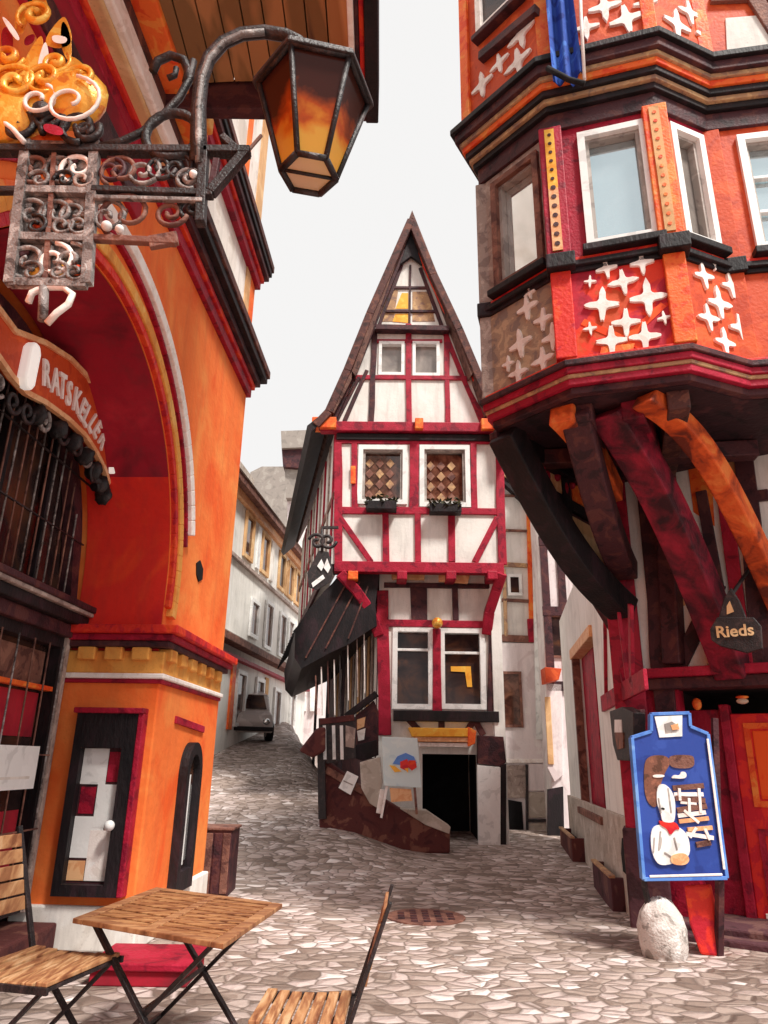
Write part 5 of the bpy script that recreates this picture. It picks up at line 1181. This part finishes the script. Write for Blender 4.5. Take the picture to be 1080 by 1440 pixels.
# ================================================================== FOLDING TABLE AND CHAIRS
def folding_table():
    co = [atz(90, 1290, .74), atz(230, 1248, .74), atz(385, 1270, .74), atz(330, 1328, .74)]
    c = sum(co, Vector())/4
    ex = ((co[2]-co[1])+(co[3]-co[0])).normalized(); ey = Vector((-ex.y, ex.x, 0)); L_ = 1.0; W_ = .96
    L_ = ((co[2]-co[1]).length+(co[3]-co[0]).length)/2; W_ = ((co[1]-co[0]).length+(co[2]-co[3]).length)/2
    ey = ((co[1]-co[0])+(co[2]-co[3])).normalized()
    t = thing('folding_table', 'square slatted teak folding table with crossed black legs', 'table', (c.x, c.y, 0))
    def P_(a, d, z): return Vector((c.x, c.y, 0))+ex*a+ey*d+Vector((0, 0, z))
    def blk(b, a0_, a1_, d0, d1, z0, z1, m):
        A = [P_(a0_, d0, z0), P_(a1_, d0, z0), P_(a1_, d1, z0), P_(a0_, d1, z0)]; b.loft(A, [v+Vector((0, 0, z1-z0)) for v in A], m)
    h, w = L_/2, W_/2
    def top(b):
        blk(b, -h, -h+.075, -w, w, .715, .74, 'teak'); blk(b, h-.075, h, -w, w, .715, .74, 'teak'); blk(b, -.03, .03, -w, w, .715, .738, 'teak')
        blk(b, -h+.077, h-.077, -w, -w+.07, .715, .741, 'teak'); blk(b, -h+.077, h-.077, w-.07, w, .715, .741, 'teak')
        n = 10; s = (W_-.15)/n
        for k in range(n):
            d0 = -w+.078+k*s
            for a_, c_ in ((-h+.08, -.034), (.034, h-.08)): blk(b, a_, c_, d0, d0+s-.022, .717, .738+random.uniform(-.002, .002), 'teak_long')
    part('tabletop', t, top, .004)
    for i, s in enumerate((-w+.1, w-.1)):
        for (a, c_) in ((-h+.1, h-.12), (h-.1, -h+.12)):
            e = .02 if a > 0 else 0
            part('leg', t, lambda b: b.bar(P_(a, s+e, .71), P_(c_, s+e, .0), .022, .04, 'iron', up=tuple(ey)), .003)
    part('brace', t, lambda b: [b.bar(P_(a, -w+.1, z), P_(a, w-.1, z), .02, .02, 'iron') for a, z in ((-h+.1, .7), (h-.1, .7), (0, .37), (h-.2, .08), (-h+.2, .08))], .002)
folding_table()
def folding_chair(loc, rz, label, S=1.0):
    """front of the chair is +x in its own frame"""
    t = thing('folding_chair', label, 'chair', loc, 'slatted folding chairs at the table'); R_ = Matrix.Rotation(rz, 3, 'Z'); L0 = Vector(loc)
    P_ = lambda x, y, z: L0+R_ @ (Vector((x, y, z))*S)
    def seat(b):
        n = 7
        for k in range(n):
            x0 = -.2+k*.06; z = .45-.012*math.sin(math.pi*k/(n-1)); A = [P_(x0, -.23, z), P_(x0+.048, -.23, z), P_(x0+.048, .23, z), P_(x0, .23, z)]
            b.loft(A, [v+Vector((0, 0, .02)) for v in A], 'teak_c')
    part('seat', t, seat, .004)
    def back(b):
        for k in range(5):
            z = .60+k*.062; x = -.235-(z-.45)*.28; A = [P_(x, -.22, z), P_(x, .22, z), P_(x-.012, .22, z+.053), P_(x-.012, -.22, z+.053)]
            b.loft(A, [v+R_ @ Vector((-.016, 0, 0)) for v in A], 'teak_c')
    part('backrest', t, back, .003)
    for s in (-.235, .235):
        part('leg', t, lambda b: (b.bar(P_(.22, s, 0), P_(-.22, s, .45), .035, .018, 'iron', up=(0, 0, 1)), b.bar(P_(-.22, s, .45), P_(-.39, s, .93), .035, .018, 'iron')), .003)
        part('leg', t, lambda b: b.bar(P_(-.25, s*.9, 0), P_(.2, s*.9, .45), .03, .018, 'iron'), .003)
    for x, z in ((.2, .44), (-.21, .44), (.16, .07), (-.19, .07)): part('stretcher', t, lambda b: b.bar(P_(x, -.23, z), P_(x, .23, z), .018, .018, 'iron'), .002)
    for s in (-.235, .235): part('seat_rail', t, lambda b: b.bar(P_(-.22, s, .44), P_(.22, s, .44), .018, .03, 'iron'), .002)
folding_chair((-1.66, 4.08, 0), math.radians(-14), 'folding chair with tan slats at the left end of the table', 1.25)
folding_chair((-.33, 3.88, 0), math.radians(178), 'folding chair with its thin black back edge toward the drain cover', 1.02)

# ================================================================== LIGHT, SKY, CAMERA
w = bpy.data.worlds.new('World'); sc.world = w; w.use_nodes = True; nt = w.node_tree
bg = nt.nodes['Background']; sky = nt.nodes.new('ShaderNodeTexSky'); sky.sky_type = 'NISHITA'; sky.sun_disc = False
SAZ, SEL = 144.0, 56.0
sky.sun_elevation = math.radians(SEL); sky.sun_rotation = math.radians(SAZ); sky.dust_density = 4; sky.air_density = 1.0
mx = nt.nodes.new('ShaderNodeMix'); mx.data_type = 'RGBA'; mx.inputs['Factor'].default_value = .95; mx.inputs['B'].default_value = (8.6, 8.5, 8.38, 1)
nt.links.new(sky.outputs[0], mx.inputs['A']); nt.links.new(mx.outputs['Result'], bg.inputs['Color']); bg.inputs['Strength'].default_value = .1
ld = bpy.data.lights.new('Sun', 'SUN'); ld.energy = 4.6; ld.angle = math.radians(10); ld.color = (1, .95, .88)
lo = bpy.data.objects.new('sun', ld); COL.objects.link(lo)
sd = Vector((math.sin(math.radians(SAZ))*math.cos(math.radians(SEL)), math.cos(math.radians(SAZ))*math.cos(math.radians(SEL)), math.sin(math.radians(SEL))))
lo.rotation_euler = sd.to_track_quat('Z', 'Y').to_euler(); lo.location = sd*40
cam = bpy.data.cameras.new('camera'); co_ = bpy.data.objects.new('camera', cam); COL.objects.link(co_); sc.camera = co_
cam.sensor_fit = 'VERTICAL'; cam.sensor_height = 24; cam.lens = FPX/1440*24; cam.clip_end = 2000; cam.clip_start = .05
mw_ = Matrix.Identity(4)
for i, v in enumerate((RV, UV, -F0)):
    for j in range(3): mw_[j][i] = v[j]
mw_[2][3] = EYE; co_.matrix_world = mw_
sc.view_settings.view_transform = 'Standard'; sc.view_settings.look = 'None'; sc.view_settings.gamma = 1; sc.view_settings.exposure = .16
sc.render.resolution_x = 768; sc.render.resolution_y = 1024
